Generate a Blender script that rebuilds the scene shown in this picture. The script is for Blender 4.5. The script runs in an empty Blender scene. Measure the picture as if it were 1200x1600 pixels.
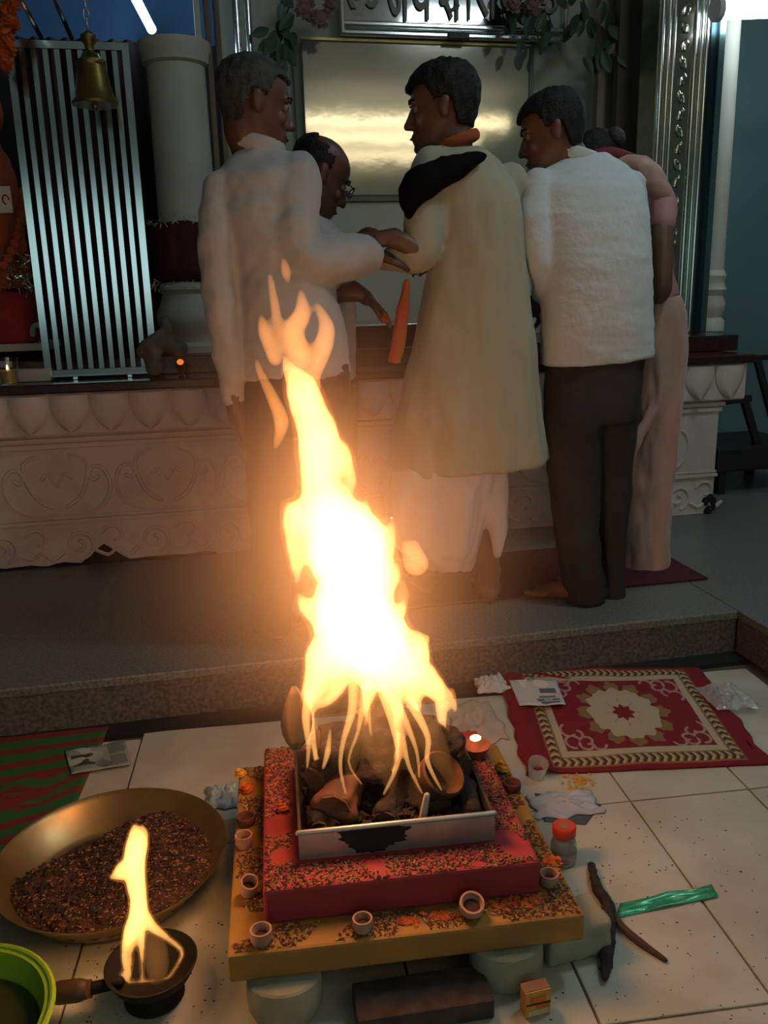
import bpy, bmesh, math, random
import numpy as np
from mathutils import Vector, Matrix, noise
random.seed(7)
rng = np.random.default_rng(7)
S = bpy.context.scene
COL = S.collection
# ------------------------------------------------------------------ camera
FPX, YAW, PITCH, ROLL, CH = 1318.0, 0.1248, 0.2498, -0.0259, 1.2
_f = Vector((math.sin(YAW)*math.cos(PITCH), math.cos(YAW)*math.cos(PITCH), -math.sin(PITCH)))
_r = _f.cross(Vector((0, 0, 1))).normalized(); _u = _r.cross(_f)
CR = math.cos(ROLL)*_r + math.sin(ROLL)*_u
CU = -math.sin(ROLL)*_r + math.cos(ROLL)*_u
CO = Vector((0, 0, CH))
cd = bpy.data.cameras.new('camera'); cam = bpy.data.objects.new('camera', cd); COL.objects.link(cam)
cd.sensor_fit = 'HORIZONTAL'; cd.sensor_width = 36; cd.lens = FPX/1200*36; cd.clip_start = .02
m = Matrix((CR, CU, -_f)).transposed().to_4x4(); m.translation = CO; cam.matrix_world = m
S.camera = cam
# ------------------------------------------------------------------ world, exposure
W = bpy.data.worlds.new('world'); S.world = W; W.use_nodes = True
bg = W.node_tree.nodes['Background']; bg.inputs[0].default_value = (.66, .95, .92, 1); bg.inputs[1].default_value = 1.15
S.view_settings.view_transform = 'Standard'; S.view_settings.look = 'None'
S.view_settings.exposure = 0.0; S.view_settings.gamma = 1; S.view_settings.use_curve_mapping = False
# lamp strengths (the lamps themselves are built further down)
TUBE_R, TUBE_L, TUBE_WARM, TUBE_TOP, FIRE_W, PAN_W = 14.0, 14.0, 5.5, 25.0, 8.5, .9
# ------------------------------------------------------------------ measuring helpers
def ray(px, py): return CR*((px-600)/FPX) - CU*((py-800)/FPX) + _f
def PZ(px, py, z): d = ray(px, py); return CO + d*((z-CH)/d.z)
def PY(px, py, Y): d = ray(px, py); return CO + d*(Y/d.y)
TH = math.atan(.072); TX = Vector((math.cos(TH), math.sin(TH), 0)); TY = Vector((-math.sin(TH), math.cos(TH), 0))
T0 = Vector((0, 2.365, 0))
def T(a, b, z): return T0 + TX*a + TY*b + Vector((0, 0, z))           # temple frame: a along the plinth, b into the shrine
def TB(px, py, b):
    d = ray(px, py); t = (b - (CO-T0).dot(TY))/d.dot(TY); return CO + d*t
def ab(p): q = p-T0; return q.dot(TX), q.dot(TY), p.z
def pxm(rpx, Y): return rpx/FPX*(Y*.995+.02)                           # pixels to metres at depth Y (close enough for limb radii)
# ------------------------------------------------------------------ materials
MATS = {}
def mat(name, col, rough=.6, metal=0, var=0, vscale=8, bump=0, bscale=40, spec=.5, col2=None, detail=4, coat=0, trans=0, sheen=0, aniso=0, attr=None, alpha=1):
    if name in MATS: return MATS[name]
    M = bpy.data.materials.new(name); M.use_nodes = True; nt = M.node_tree; b = nt.nodes['Principled BSDF']
    b.inputs['Base Color'].default_value = (*col, 1); b.inputs['Roughness'].default_value = rough; b.inputs['Metallic'].default_value = metal
    b.inputs['Specular IOR Level'].default_value = spec; b.inputs['Coat Weight'].default_value = coat
    b.inputs['Transmission Weight'].default_value = trans; b.inputs['Sheen Weight'].default_value = sheen; b.inputs['Anisotropic'].default_value = aniso
    b.inputs['Alpha'].default_value = alpha
    tc = nt.nodes.new('ShaderNodeTexCoord')
    if attr:
        a = nt.nodes.new('ShaderNodeAttribute'); a.attribute_name = attr
        nt.links.new(a.outputs['Color'], b.inputs['Base Color'])
    elif var or col2:
        n = nt.nodes.new('ShaderNodeTexNoise'); n.inputs['Scale'].default_value = vscale; n.inputs['Detail'].default_value = detail
        nt.links.new(tc.outputs['Object'], n.inputs['Vector'])
        rp = nt.nodes.new('ShaderNodeValToRGB'); rp.color_ramp.elements[0].position = .36; rp.color_ramp.elements[1].position = .66
        c2 = col2 or tuple(max(0, c*(1-var)) for c in col)
        rp.color_ramp.elements[0].color = (*c2, 1); rp.color_ramp.elements[1].color = (*col, 1)
        nt.links.new(n.outputs['Fac'], rp.inputs['Fac']); nt.links.new(rp.outputs['Color'], b.inputs['Base Color'])
    if bump:
        n2 = nt.nodes.new('ShaderNodeTexNoise'); n2.inputs['Scale'].default_value = bscale; n2.inputs['Detail'].default_value = 5
        nt.links.new(tc.outputs['Object'], n2.inputs['Vector'])
        bp = nt.nodes.new('ShaderNodeBump'); bp.inputs['Strength'].default_value = bump; bp.inputs['Distance'].default_value = .01
        nt.links.new(n2.outputs['Fac'], bp.inputs['Height']); nt.links.new(bp.outputs['Normal'], b.inputs['Normal'])
    MATS[name] = M; return M
def emit(name, col, s):
    M = bpy.data.materials.new(name); M.use_nodes = True; nt = M.node_tree; nt.nodes.clear()
    o = nt.nodes.new('ShaderNodeOutputMaterial'); e = nt.nodes.new('ShaderNodeEmission')
    e.inputs[0].default_value = (*col, 1); e.inputs[1].default_value = s; nt.links.new(e.outputs[0], o.inputs[0]); return M
def flame_mat(name, col, s, absorb=0):
    M = bpy.data.materials.new(name); M.use_nodes = True; nt = M.node_tree; nt.nodes.clear()
    o = nt.nodes.new('ShaderNodeOutputMaterial'); e = nt.nodes.new('ShaderNodeEmission')
    e.inputs[0].default_value = (*col, 1); e.inputs[1].default_value = s
    nt.links.new(e.outputs[0], o.inputs['Volume']); return M
# ------------------------------------------------------------------ mesh builder
class MB:
    def __init__(s): s.v = []; s.f = []; s.flat = set()
    def add(s, vs, fs):
        o = len(s.v); s.v += [Vector(v) for v in vs]; s.f += [tuple(i+o for i in f) for f in fs]; return s
    def box(s, c, size, M=None, bev=0):
        x, y, z = (k/2 for k in size)
        if bev:
            bm = bmesh.new(); bmesh.ops.create_cube(bm, size=1)
            for v in bm.verts: v.co = Vector((v.co.x*size[0], v.co.y*size[1], v.co.z*size[2]))
            bmesh.ops.bevel(bm, geom=bm.edges[:], offset=bev, segments=2, affect='EDGES', profile=.5)
            bm.verts.index_update()
            vs = [v.co.copy() for v in bm.verts]; fs = [tuple(v.index for v in f.verts) for f in bm.faces]; bm.free()
        else:
            vs = [Vector((i*x, j*y, k*z)) for i in (-1, 1) for j in (-1, 1) for k in (-1, 1)]
            fs = [(0, 1, 3, 2), (4, 6, 7, 5), (0, 4, 5, 1), (2, 3, 7, 6), (0, 2, 6, 4), (1, 5, 7, 3)]
        if M is not None: vs = [M @ v for v in vs]
        s.flat.update(range(len(s.f), len(s.f)+len(fs)))
        return s.add([v+Vector(c) for v in vs], fs)
    def tbox(s, a0, a1, b0, b1, z0, z1, bev=0):                         # box in the temple frame
        R = Matrix((TX, TY, Vector((0, 0, 1)))).transposed()
        return s.box(T((a0+a1)/2, (b0+b1)/2, (z0+z1)/2), (a1-a0, b1-b0, z1-z0), R, bev)
    def rings(s, rs, cap=True):
        n = len(rs[0]); o = len(s.v); vs = [p for r in rs for p in r]; fs = []
        for i in range(len(rs)-1):
            for j in range(n):
                k = (j+1) % n; fs.append((i*n+j, i*n+k, (i+1)*n+k, (i+1)*n+j))
        if cap: fs.append(tuple(range(n-1, -1, -1))); fs.append(tuple((len(rs)-1)*n+j for j in range(n)))
        return s.add(vs, fs)
    def lathe(s, prof, c=(0, 0, 0), M=None, n=24, sx=1, sy=1):
        rs = []
        for r, z in prof:
            ring = [Vector((max(r, 1e-5)*math.cos(2*math.pi*j/n)*sx, max(r, 1e-5)*math.sin(2*math.pi*j/n)*sy, z)) for j in range(n)]
            if M is not None: ring = [M @ p for p in ring]
            rs.append([p+Vector(c) for p in ring])
        return s.rings(rs)
    def ell(s, c, ax, n=14):                                            # ellipsoid with three axis vectors
        c = Vector(c); ax = [Vector(a) for a in ax]; rs = []
        for i in range(n//2+1):
            t = math.pi*i/(n//2); r = max(math.sin(t), .02); z = -math.cos(t)
            rs.append([c+ax[0]*(r*math.cos(2*math.pi*j/n))+ax[1]*(r*math.sin(2*math.pi*j/n))+ax[2]*z for j in range(n)])
        return s.rings(rs)
    def sphere(s, c, r, n=12): return s.ell(c, ((r, 0, 0), (0, r, 0), (0, 0, r)), n)
    def sweep(s, pts, rad, n=10, sub=4, round_ends=True, flat=None):
        pts = [Vector(p) for p in pts]; rad = list(rad) if hasattr(rad, '__len__') else [rad]*len(pts)
        P, R = [], []
        if sub > 1 and len(pts) > 2:
            for i in range(len(pts)-1):
                p0, p1, p2, p3 = pts[max(i-1, 0)], pts[i], pts[i+1], pts[min(i+2, len(pts)-1)]
                for k in range(sub):
                    t = k/sub
                    P.append(.5*((2*p1)+(p2-p0)*t+(2*p0-5*p1+4*p2-p3)*t*t+(3*p1-p0-3*p2+p3)*t**3)); R.append(rad[i]*(1-t)+rad[i+1]*t)
            P.append(pts[-1]); R.append(rad[-1])
        else: P, R = pts, rad
        if round_ends:
            d0 = (P[0]-P[1]).normalized(); d1 = (P[-1]-P[-2]).normalized()
            A = [(P[0]+d0*R[0]*k, R[0]*math.sqrt(max(0, 1-k*k))) for k in (.98, .8, .45)]
            B = [(P[-1]+d1*R[-1]*k, R[-1]*math.sqrt(max(0, 1-k*k))) for k in (.45, .8, .98)]
            P = [a[0] for a in A]+P+[b[0] for b in B]; R = [a[1] for a in A]+R+[b[1] for b in B]
        t = (P[1]-P[0]).normalized(); nrm = Vector(flat[0]) if flat else t.orthogonal(); nrm = (nrm-t*nrm.dot(t)).normalized(); k2 = flat[1] if flat else 1
        rs = []
        for i, p in enumerate(P):
            t = (P[min(i+1, len(P)-1)]-P[max(i-1, 0)])
            if t.length > 1e-9: t.normalize(); nn = nrm-t*nrm.dot(t); nrm = nn.normalized() if nn.length > 1e-6 else t.orthogonal().normalized()
            bi = t.cross(nrm)
            rs.append([p+(nrm*math.cos(2*math.pi*j/n)*k2+bi*math.sin(2*math.pi*j/n))*R[i] for j in range(n)])
        return s.rings(rs)
    def prism(s, poly, h, M=None):                                      # polygon in xy extruded to z=h
        n = len(poly); vs = [Vector((x, y, 0)) for x, y in poly]+[Vector((x, y, h)) for x, y in poly]
        if M is not None: vs = [M @ v for v in vs]
        return s.add(vs, [tuple(range(n-1, -1, -1)), tuple(range(n, 2*n))]+[(i, (i+1) % n, n+(i+1) % n, n+i) for i in range(n)])
    def mesh(s, name='mesh', smooth=True):
        me = bpy.data.meshes.new(name); me.from_pydata([tuple(v) for v in s.v], [], s.f); me.validate()
        bm = bmesh.new(); bm.from_mesh(me); bmesh.ops.recalc_face_normals(bm, faces=bm.faces); bm.to_mesh(me); bm.free()
        if smooth:
            me.shade_smooth()
            me.set_sharp_from_angle(angle=math.radians(40))
            for i in s.flat:
                if i < len(me.polygons): me.polygons[i].use_smooth = False
        return me
def props(o, label=None, cat=None, group=None, kind=None):
    if label: o['label'] = label
    if cat: o['category'] = cat
    if group: o['group'] = group
    if kind: o['kind'] = kind
    return o
def put(name, me, m, parent=None, label=None, cat=None, group=None, kind=None):
    if isinstance(me, MB): me = me.mesh(name)
    o = bpy.data.objects.new(name, me); COL.objects.link(o)
    if m is not None and not me.materials: me.materials.append(m)
    if parent is not None:
        o.parent = parent; loc = Vector(parent.location); q = parent
        while q.parent: q = q.parent; loc = Vector((0, 0, 0)) if q.type == 'MESH' else Vector(q.location)
        o.matrix_parent_inverse = Matrix.Translation(-Vector(parent.location)) if not parent.parent else Matrix.Identity(4)
    return props(o, label, cat, group, kind)
def thing(name, label, cat, loc, group=None, kind=None):
    o = bpy.data.objects.new(name, None); COL.objects.link(o); o.location = loc; o.empty_display_size = .05
    return props(o, label, cat, group, kind)
def sub(name, me, m, part, label=None):                                # a sub-part: mesh parts sit at identity under their thing
    if isinstance(me, MB): me = me.mesh(name)
    o = bpy.data.objects.new(name, me); COL.objects.link(o)
    if not me.materials: me.materials.append(m)
    o.parent = part
    return props(o, label)
def remesh(mb, voxel, smooth=6, wrinkle=None, name='mesh'):
    me = mb.mesh(name, smooth=False); o = bpy.data.objects.new('tmp', me); COL.objects.link(o)
    r = o.modifiers.new('r', 'REMESH'); r.mode = 'VOXEL'; r.voxel_size = voxel
    if smooth: sm = o.modifiers.new('s', 'SMOOTH'); sm.iterations = smooth; sm.factor = .5
    dg = bpy.context.evaluated_depsgraph_get(); out = bpy.data.meshes.new_from_object(o.evaluated_get(dg)); out.name = name
    bpy.data.objects.remove(o); bpy.data.meshes.remove(me)
    if wrinkle:
        amp, sc = wrinkle
        co = np.empty(len(out.vertices)*3); out.vertices.foreach_get('co', co); co = co.reshape(-1, 3)
        no = np.empty(len(out.vertices)*3); out.vertices.foreach_get('normal', no); no = no.reshape(-1, 3)
        d = np.array([noise.noise((x*sc[0], y*sc[1], z*sc[2]))+.5*noise.noise((x*sc[0]*2.3+5, y*sc[1]*2.3, z*sc[2]*2.3)) for x, y, z in co])
        co += no*(d*amp)[:, None]; out.vertices.foreach_set('co', co.ravel()); out.update()
    out.shade_smooth(); return out
def grid(nu, nv, fn, colfn=None, name='grid', thick=0):
    vs = [fn(i/nu, j/nv) for j in range(nv+1) for i in range(nu+1)]
    fs = [(j*(nu+1)+i, j*(nu+1)+i+1, (j+1)*(nu+1)+i+1, (j+1)*(nu+1)+i) for j in range(nv) for i in range(nu)]
    cols = [colfn(i/nu, j/nv) for j in range(nv+1) for i in range(nu+1)] if colfn else None
    if thick:                                                            # closed underside
        n0 = len(vs); rim = [i for i in range(nu+1)]+[j*(nu+1)+nu for j in range(1, nv+1)]+[nv*(nu+1)+i for i in range(nu-1, -1, -1)]+[j*(nu+1) for j in range(nv-1, 0, -1)]
        low = [Vector(vs[i])-Vector((0, 0, thick)) for i in rim]; vs += low; k = len(rim)
        fs += [(rim[(i+1) % k], rim[i], n0+i, n0+(i+1) % k) for i in range(k)]; fs.append(tuple(range(n0+k-1, n0-1, -1)))
        if cols: cols += [cols[i] for i in rim]
    me = bpy.data.meshes.new(name); me.from_pydata([tuple(v) for v in vs], [], fs); me.update()
    if cols:
        at = me.color_attributes.new('Col', 'FLOAT_COLOR', 'POINT')
        at.data.foreach_set('color', np.array([(*c, 1) for c in cols], dtype=np.float32).ravel())
    me.shade_smooth(); return me
# ------------------------------------------------------------------ palette
plaster = mat('painted plaster', (.68, .55, .50), .75, var=.22, vscale=5, bump=.25, bscale=60)
granite = mat('speckled granite', (.20, .215, .20), .34, col2=(.085, .095, .09), vscale=130, detail=6)
granite_side = mat('granite riser', (.15, .145, .14), .5, col2=(.055, .055, .055), vscale=90, detail=6)
redgran = mat('dark red granite', (.055, .018, .016), .22, col2=(.025, .010, .010), vscale=90)
tilem = mat('cream floor tile', (.54, .55, .47), .38, col2=(.43, .41, .33), vscale=5, bump=.05, bscale=30)
grout = mat('grout', (.10, .09, .075), .9)
steel = mat('polished steel', (.62, .66, .64), .18, 1)
steel_b = mat('brushed steel', (.55, .56, .52), .33, 1)
darkm = mat('dark timber', (.016, .013, .013), .5, var=.4)
teal = mat('teal wall paint', (.105, .19, .19), .7, var=.12, vscale=2)
cream = mat('cream wall paint', (.36, .35, .27), .6, var=.1, vscale=3)
maroon = mat('maroon cloth', (.075, .012, .016), .9, var=.4, vscale=9)
skin = mat('brown skin', (.155, .072, .043), .5, var=.15, vscale=14)
skin_d = mat('dark brown skin', (.11, .046, .029), .5, var=.15, vscale=14)
hairm = mat('black hair', (.007, .007, .006), .6, spec=.25, bump=.6, bscale=140)
hairg = mat('grey hair', (.055, .065, .055), .7, col2=(.02, .022, .02), vscale=40, bump=.6, bscale=140)
eyem = mat('eye white', (.16, .14, .12), .4)
# ------------------------------------------------------------------ structure
PZH = .154                                                              # platform height
fl = put('floor', MB().box((.2, -.6, -.06), (8, 8, .1)), grout, kind='structure')
xj = [-2.6, -1.9, -1.07, -.43, .18, .485, .80, 1.105]; yj = [-4.0, -2.6, -1.3, -.72, -.11, .50, 1.11, 1.72, 2.285]
XR0, XR1 = PZ(1140, 1035, 0).x, PZ(1200, 1092, 0).x
for j in range(len(yj)-1):
    for i in range(len(xj)):
        x0 = xj[i]; x1 = xj[i+1] if i+1 < len(xj) else 1.47
        if j > 4 and x0 < -.5: pass
        y0, y1 = yj[j], yj[j+1]
        top = y1 + (.06*(x0+x1)/2 if j == len(yj)-2 else 0)
        put('tile', MB().box(((x0+x1)/2, (y0+top)/2, -.0075+random.uniform(-.0006, .0006)), (x1-x0-.0045, top-y0-.0045, .015), None, .0018), tilem, fl)
pf = MB().tbox(-3.2, 3.6, 0, 3.2, -.01, PZH-.03)
plat = put('platform_riser', MB().tbox(-3.2, 1.5, .012, 3.2, 0, PZH-.03), granite_side, kind='structure'); plat.name = 'trim_1'
put('trim_2', MB().tbox(-3.2, 1.5, 0, 3.2, PZH-.03, PZH, .006), granite, kind='structure')
put('trim_3', MB().tbox(1.512, 3.8, -4.6, 3.2, 0, PZH-.03), granite_side, kind='structure')
put('trim_4', MB().tbox(1.5005, 3.8, -4.6, 3.2, PZH-.03, PZH, .006), granite, kind='structure')
put('strip_step', MB().tbox(-3.2, 1.5, -.065, .010, -.012, .005), mat('dark foot strip', (.02, .022, .02), .5, var=.4, vscale=30), kind='structure')  # flat dark strip along the foot of the step
BW = 2.42
put('wall_back', MB().tbox(-3.2, 3.8, BW, BW+.1, PZH, 3.4), teal, kind='structure')
put('wall_right', MB().tbox(3.8, 3.9, -6.7, BW, 0, 3.4), teal, kind='structure')
hallp = mat('grey hall paint', (.20, .22, .20), .8, var=.1, vscale=2)
put('wall_left', MB().tbox(-3.3, -3.2, -6.7, BW, 0, 3.4), hallp, kind='structure')
put('wall_front', MB().box((.3, -4.2, .55), (8.2, .1, 1.1)).box((.3, -4.2, 2.9), (8.2, .1, 1.0)).box((-2.9, -4.2, 1.75), (1.8, .1, 1.3)).box((3.9, -4.2, 1.75), (1.0, .1, 1.3)), hallp, kind='structure')
pt = bpy.data.lights.new('window_portal', 'AREA'); pt.shape = 'RECTANGLE'; pt.size = 5.4; pt.size_y = 1.3; pt.cycles.is_portal = True
po = bpy.data.objects.new('window_portal', pt); COL.objects.link(po); po.location = (.7, -4.14, 1.75); po.rotation_euler = (-math.pi/2, 0, 0)
put('ceiling', MB().tbox(-3.3, 3.9, -6.7, BW+.1, 3.4, 3.5), mat('white ceiling paint', (.5, .55, .6), .8), kind='structure')
# shrine back wall, cream, with a blue upper stretch on the left
AS0, AS1 = ab(TB(350, 200, 2.26))[0], ab(TB(950, 200, 2.26))[0]
put('wall_shrine', MB().tbox(AS0, AS1, 2.26, BW-.002, PZH, 3.1), cream, kind='structure')
put('wall_niche', MB().tbox(-3.0, AS0, 2.30, BW-.002, PZH, TB(150, 66, 2.3).z), mat('dark niche', (.022, .013, .013), .8, var=.3), kind='structure')
put('wall_upper', MB().tbox(-3.0, AS0, 2.32, BW-.002, TB(150, 66, 2.3).z, 3.38), mat('blue glow wall', (.06, .17, .38), .6, var=.2, vscale=3), kind='structure')  # wall colour carries the blue glow of the tube lamp
# ------------------------------------------------------------------ plinth
PB = 1.17                                                               # plinth front
PL0, PL1 = -2.4, ab(TB(1119, 700, PB))[0]
PC1 = ab(TB(1168, 600, PB-.05))[0]
ZS0, ZS1 = .868, .905                                                   # slab
pl = thing('altar_plinth', 'long white plaster altar plinth carved with petals, hearts and scrolls', 'plinth', T(0, PB, PZH))
put('body', MB().tbox(PL0, PL1, PB, 2.24, PZH+.002, .70), plaster, pl)
put('cornice', MB().tbox(PL0, PC1, PB-.04, 2.24, .70, ZS0, .008), plaster, pl)
for z0, z1, d in ((.645, .665, .012), (.672, .69, .020), (.335, .352, .012), (.355, .366, .007)):
    put('moulding', MB().tbox(PL0, PL1+d, PB-d, 2.2, z0, z1, .003), plaster, pl)
def petal_mesh(w, h):
    vs = []; nu, nv = 8, 8
    def f(u, v):
        x = (u-.5)*w*(1 if v < .25 else math.cos((v-.25)/.75*math.pi/2)**.62)
        z = -v*h; return Vector((x, -.034*math.cos((u-.5)*math.pi*.98)**.6*(1-.25*v), z))
    me = grid(nu, nv, f); return me
pw = .151; pm = petal_mesh(pw*.95, .150); pm.materials.append(plaster)
n = int((PC1-PL0)/pw)
for i in range(n):
    o = bpy.data.objects.new('petal', pm); COL.objects.link(o); o.parent = pl
    p = T(PC1-.06-pw*(i+.2), PB-.041, ZS0-.008); o.matrix_parent_inverse = Matrix.Translation(-Vector(pl.location))
    o.location = p; o.rotation_euler = (0, 0, TH)
def carve(mb, pts, r=.0085):                                            # raised carved line on the plinth front
    mb.sweep([T(a, PB-.001, z) for a, z in pts], r, n=6, sub=3)
def spiral(c, z, r0, r1, t0, t1, n=16, sx=1):
    return [(c+sx*(r0+(r1-r0)*k/n)*math.cos(t0+(t1-t0)*k/n), z+(r0+(r1-r0)*k/n)*math.sin(t0+(t1-t0)*k/n)) for k in range(n+1)]
mp = .432; a0 = ab(TB(90, 760, PB))[0]
k = -4
while a0+k*mp < PL1-.12:
    ca = a0+k*mp; k += 1
    if ca-.2 < PL0: continue
    z = .49; mb = MB()
    for sx in (-1, 1):
        carve(mb, [(ca, z+.005), (ca+sx*.03, z+.05), (ca+sx*.055, z+.035)])
        carve(mb, [(ca+sx*.06, z+.13), (ca+sx*.118, z+.10), (ca+sx*.115, z+.02), (ca+sx*.08, z-.05), (ca+sx*.03, z-.085)])
        if abs(ca+sx*.2-PL1) > .03: carve(mb, [(ca+sx*.02, z-.118)]+[(ca+sx*.09, z-.123), (ca+sx*.17, z-.085), (ca+sx*.205, z-.01), (ca+sx*.185, z+.06), (ca+sx*.145, z+.075), (ca+sx*.125, z+.045), (ca+sx*.14, z+.02), (ca+sx*.16, z+.03)])
    put('heart_carving', mb, plaster, pl)
k = 0
while PL0+.15+k*.30 < PL1-.1:
    ca = PL0+.15+k*.30; k += 1; z = .245; mb = MB()
    carve(mb, spiral(ca, z, .062, .012, -1.2, 7.5, 26)); carve(mb, spiral(ca+.14, z+.025, .05, .02, 2.8, -1.4, 12)); carve(mb, [(ca+.06, z-.03), (ca+.11, z-.055), (ca+.15, z-.03), (ca+.19, z-.06), (ca+.23, z-.035)])
    put('scroll_carving', mb, plaster, pl)
# ragged foot of the plinth and the broken corner
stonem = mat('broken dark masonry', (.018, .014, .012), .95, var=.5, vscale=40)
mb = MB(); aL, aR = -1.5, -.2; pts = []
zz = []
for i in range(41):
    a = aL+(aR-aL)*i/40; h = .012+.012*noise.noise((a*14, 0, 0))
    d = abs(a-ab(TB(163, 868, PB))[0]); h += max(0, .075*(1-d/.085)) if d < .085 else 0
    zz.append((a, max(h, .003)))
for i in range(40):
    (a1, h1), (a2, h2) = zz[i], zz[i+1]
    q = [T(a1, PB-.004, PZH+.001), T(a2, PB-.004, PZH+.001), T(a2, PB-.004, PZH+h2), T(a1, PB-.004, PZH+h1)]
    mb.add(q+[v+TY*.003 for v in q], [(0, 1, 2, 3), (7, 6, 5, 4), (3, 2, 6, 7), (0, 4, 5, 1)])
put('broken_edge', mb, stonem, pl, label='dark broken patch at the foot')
mb = MB(); c = T(PL1-.02, PB-.005, PZH+.06)
for i in range(6): mb.ell(c+Vector((random.uniform(-.02, .02), random.uniform(-.005, .005), random.uniform(-.05, .03))), ((.02, 0, 0), (0, .012, 0), (0, 0, .022)), 8)
put('broken_corner', mb, stonem, pl)
put('altar_slab', MB().tbox(PL0, PC1+.03, PB-.07, 2.25, ZS0, ZS1, .006), redgran, label='long dark red granite slab on top of the white carved plinth', cat='slab')
# second tier, dark with pale edges
a1 = ab(TB(1154, 530, 1.36))[0]
t2 = thing('altar_step', 'low dark granite step with a pale front edge behind the people', 'step', T(0, 1.6, ZS1))
put('block', MB().tbox(PL0, a1, 1.36, 2.25, ZS1+.001, ZS1+.075, .004), redgran, t2)
put('edging', MB().tbox(PL0, -.95, 1.352, 1.362, ZS1+.055, ZS1+.08), plaster, t2)
t3 = thing('offering_ledge', 'dark red polished ledge between the bending men and the priest', 'ledge', T(.25, 1.8, ZS1+.075))
aa, bb = ab(TB(520, 520, 1.55))[0], ab(TB(660, 520, 1.55))[0]
zt = TB(590, 507, 1.55).z
put('block', MB().tbox(aa, bb, 1.55, 2.2, ZS1+.076, zt-.008), redgran, t3)
put('edging', MB().tbox(aa, bb, 1.542, 2.2, zt-.008, zt, .002), mat('ledge reflection steel', (.6, .6, .55), .25, 1), t3)  # bright strip stands for the reflection along the ledge top
# left shrine steps: pale marble boards behind the glass
marb = mat('cream marble', (.42, .40, .33), .4, var=.15)
aL1 = ab(TB(72, 540, 1.5))[0]
z1 = TB(30, 537, 1.5).z
put('marble_board', MB().tbox(-1.75, aL1, 1.5, 2.2, z1-.032, z1, .003), marb, label='upper cream marble shelf board left of the steel gate', cat='shelf')
aL2 = ab(TB(78, 578, 1.25))[0]; z2 = TB(60, 577, 1.25).z
put('marble_strip', MB().tbox(-1.75, aL2, 1.25, 1.34, ZS1+.001, max(z2, ZS1+.012), .003), marb, label='low cream marble strip on the granite slab behind the glass', cat='shelf')
# ------------------------------------------------------------------ glossy panel and wall frames behind the priest
gloss = mat('satin gilt sheet', (.64, .63, .54), .085, .85, var=.06, vscale=3, bump=.035, bscale=9)
p0, p1 = TB(470, 62, 2.22), TB(825, 306, 2.22)
A0, A1, Z1p, Z0p = ab(p0)[0], ab(p1)[0], p0.z, TB(560, 306, 2.22).z
pn = thing('wall_panel', 'large satin cream metal sheet on the wall reflecting a warm lamp', 'panel', T((A0+A1)/2, 2.24, Z0p))
put('sheet', MB().tbox(A0, A1, 2.225, 2.258, Z0p, Z1p, .006), gloss, pn)
put('lower_rail', MB().tbox(A0, A1, 2.215, 2.258, Z0p-.028, Z0p-.002, .004), mat('olive rail', (.16, .16, .11), .5), pn)
for a in (A0-.03, A1+.012): put('side_strip', MB().tbox(a-.012, a+.012, 2.225, 2.258, Z0p, Z1p, .003), mat('grey strip', (.13, .14, .11), .5), pn)
put('top_trim', MB().tbox(A0, A1, 2.215, 2.235, Z1p+.001, Z1p+.012), mat('pale gilt trim', (.6, .52, .22), .35, .6), pn)
low = put('pale_dado', MB().tbox(ab(TB(450, 300, 2.24))[0], ab(TB(840, 300, 2.24))[0], 2.236, 2.259, ZS1+.1, Z0p-.03), mat('pale green paint', (.50, .52, .44), .5), label='pale plain board on the wall below the metal sheet', cat='board')
# steel header with lettering
hd = thing('steel_header', 'mirror-polished steel header with grey Devanagari lettering above the panel', 'header', T(.35, 2.2, Z1p))
h0 = ab(TB(538, 30, 2.18))[0]; h1 = ab(TB(880, 30, 2.18))[0]; zh = TB(690, 56, 2.18).z
mirror = mat('mirror steel', (.72, .76, .74), .06, 1)
put('mirror_sheet', MB().tbox(h0, h1, 2.20, 2.21, zh, zh+.35), mirror, hd)
for dz in (-.012, .028): put('rail', MB().tbox(h0-.02, h1, 2.165, 2.199, zh+dz-.0, zh+dz+.026, .008), steel, hd)
put('post', MB().tbox(h0-.022, h0, 2.16, 2.2, zh-.01, zh+.35, .006), steel, hd)
put('post', MB().tbox(h1, h1+.02, 2.16, 2.2, zh-.01, zh+.35, .006), steel, hd)
put('hinge', MB().tbox(ab(TB(700, 58, 2.16))[0], ab(TB(733, 58, 2.16))[0], 2.15, 2.164, zh-.02, zh+.012, .004), darkm, hd)
letm = mat('grey lettering', (.20, .21, .19), .5)
def glyph(ch, pxl, pxr, pybase, hgt):
    cu = bpy.data.curves.new('g', 'FONT'); cu.body = ch; cu.size = 1; cu.extrude = .02; cu.offset = .012
    o = bpy.data.objects.new('g', cu); COL.objects.link(o)
    dg = bpy.context.evaluated_depsgraph_get(); me = bpy.data.meshes.new_from_object(o.evaluated_get(dg)); bpy.data.objects.remove(o)
    if not len(me.vertices): return
    co = np.array([v.co[:] for v in me.vertices]); mn, mx = co.min(0), co.max(0)
    q0 = TB(pxl, pybase, 2.185); w = ab(TB(pxr, pybase, 2.185))[0]-ab(q0)[0]
    for v in me.vertices:
        x = (v.co.x-mn[0])/(mx[0]-mn[0])*w; z = (v.co.y-mn[1])/(mx[1]-mn[1])*hgt; y = v.co.z*.15
        v.co = q0+TX*x-TY*(y)+Vector((0, 0, z))
    me.materials.clear(); me.materials.append(letm); put('letter', me, letm, hd)
for ch, l, r_, b, h in (('ॐ', 543, 592, 20, .20), ('ज', 604, 641, 33, .22), ('य', 644, 676, 31, .22), ('श', 688, 722, 32, .23), ('ी', 722, 738, 31, .27), ('र', 743, 765, 27, .21), ('ा', 764, 776, 30, .22), ('म', 782, 812, 30, .22), ('ॐ', 818, 872, 29, .20)):
    glyph(ch, l, r_, b, h)
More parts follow.
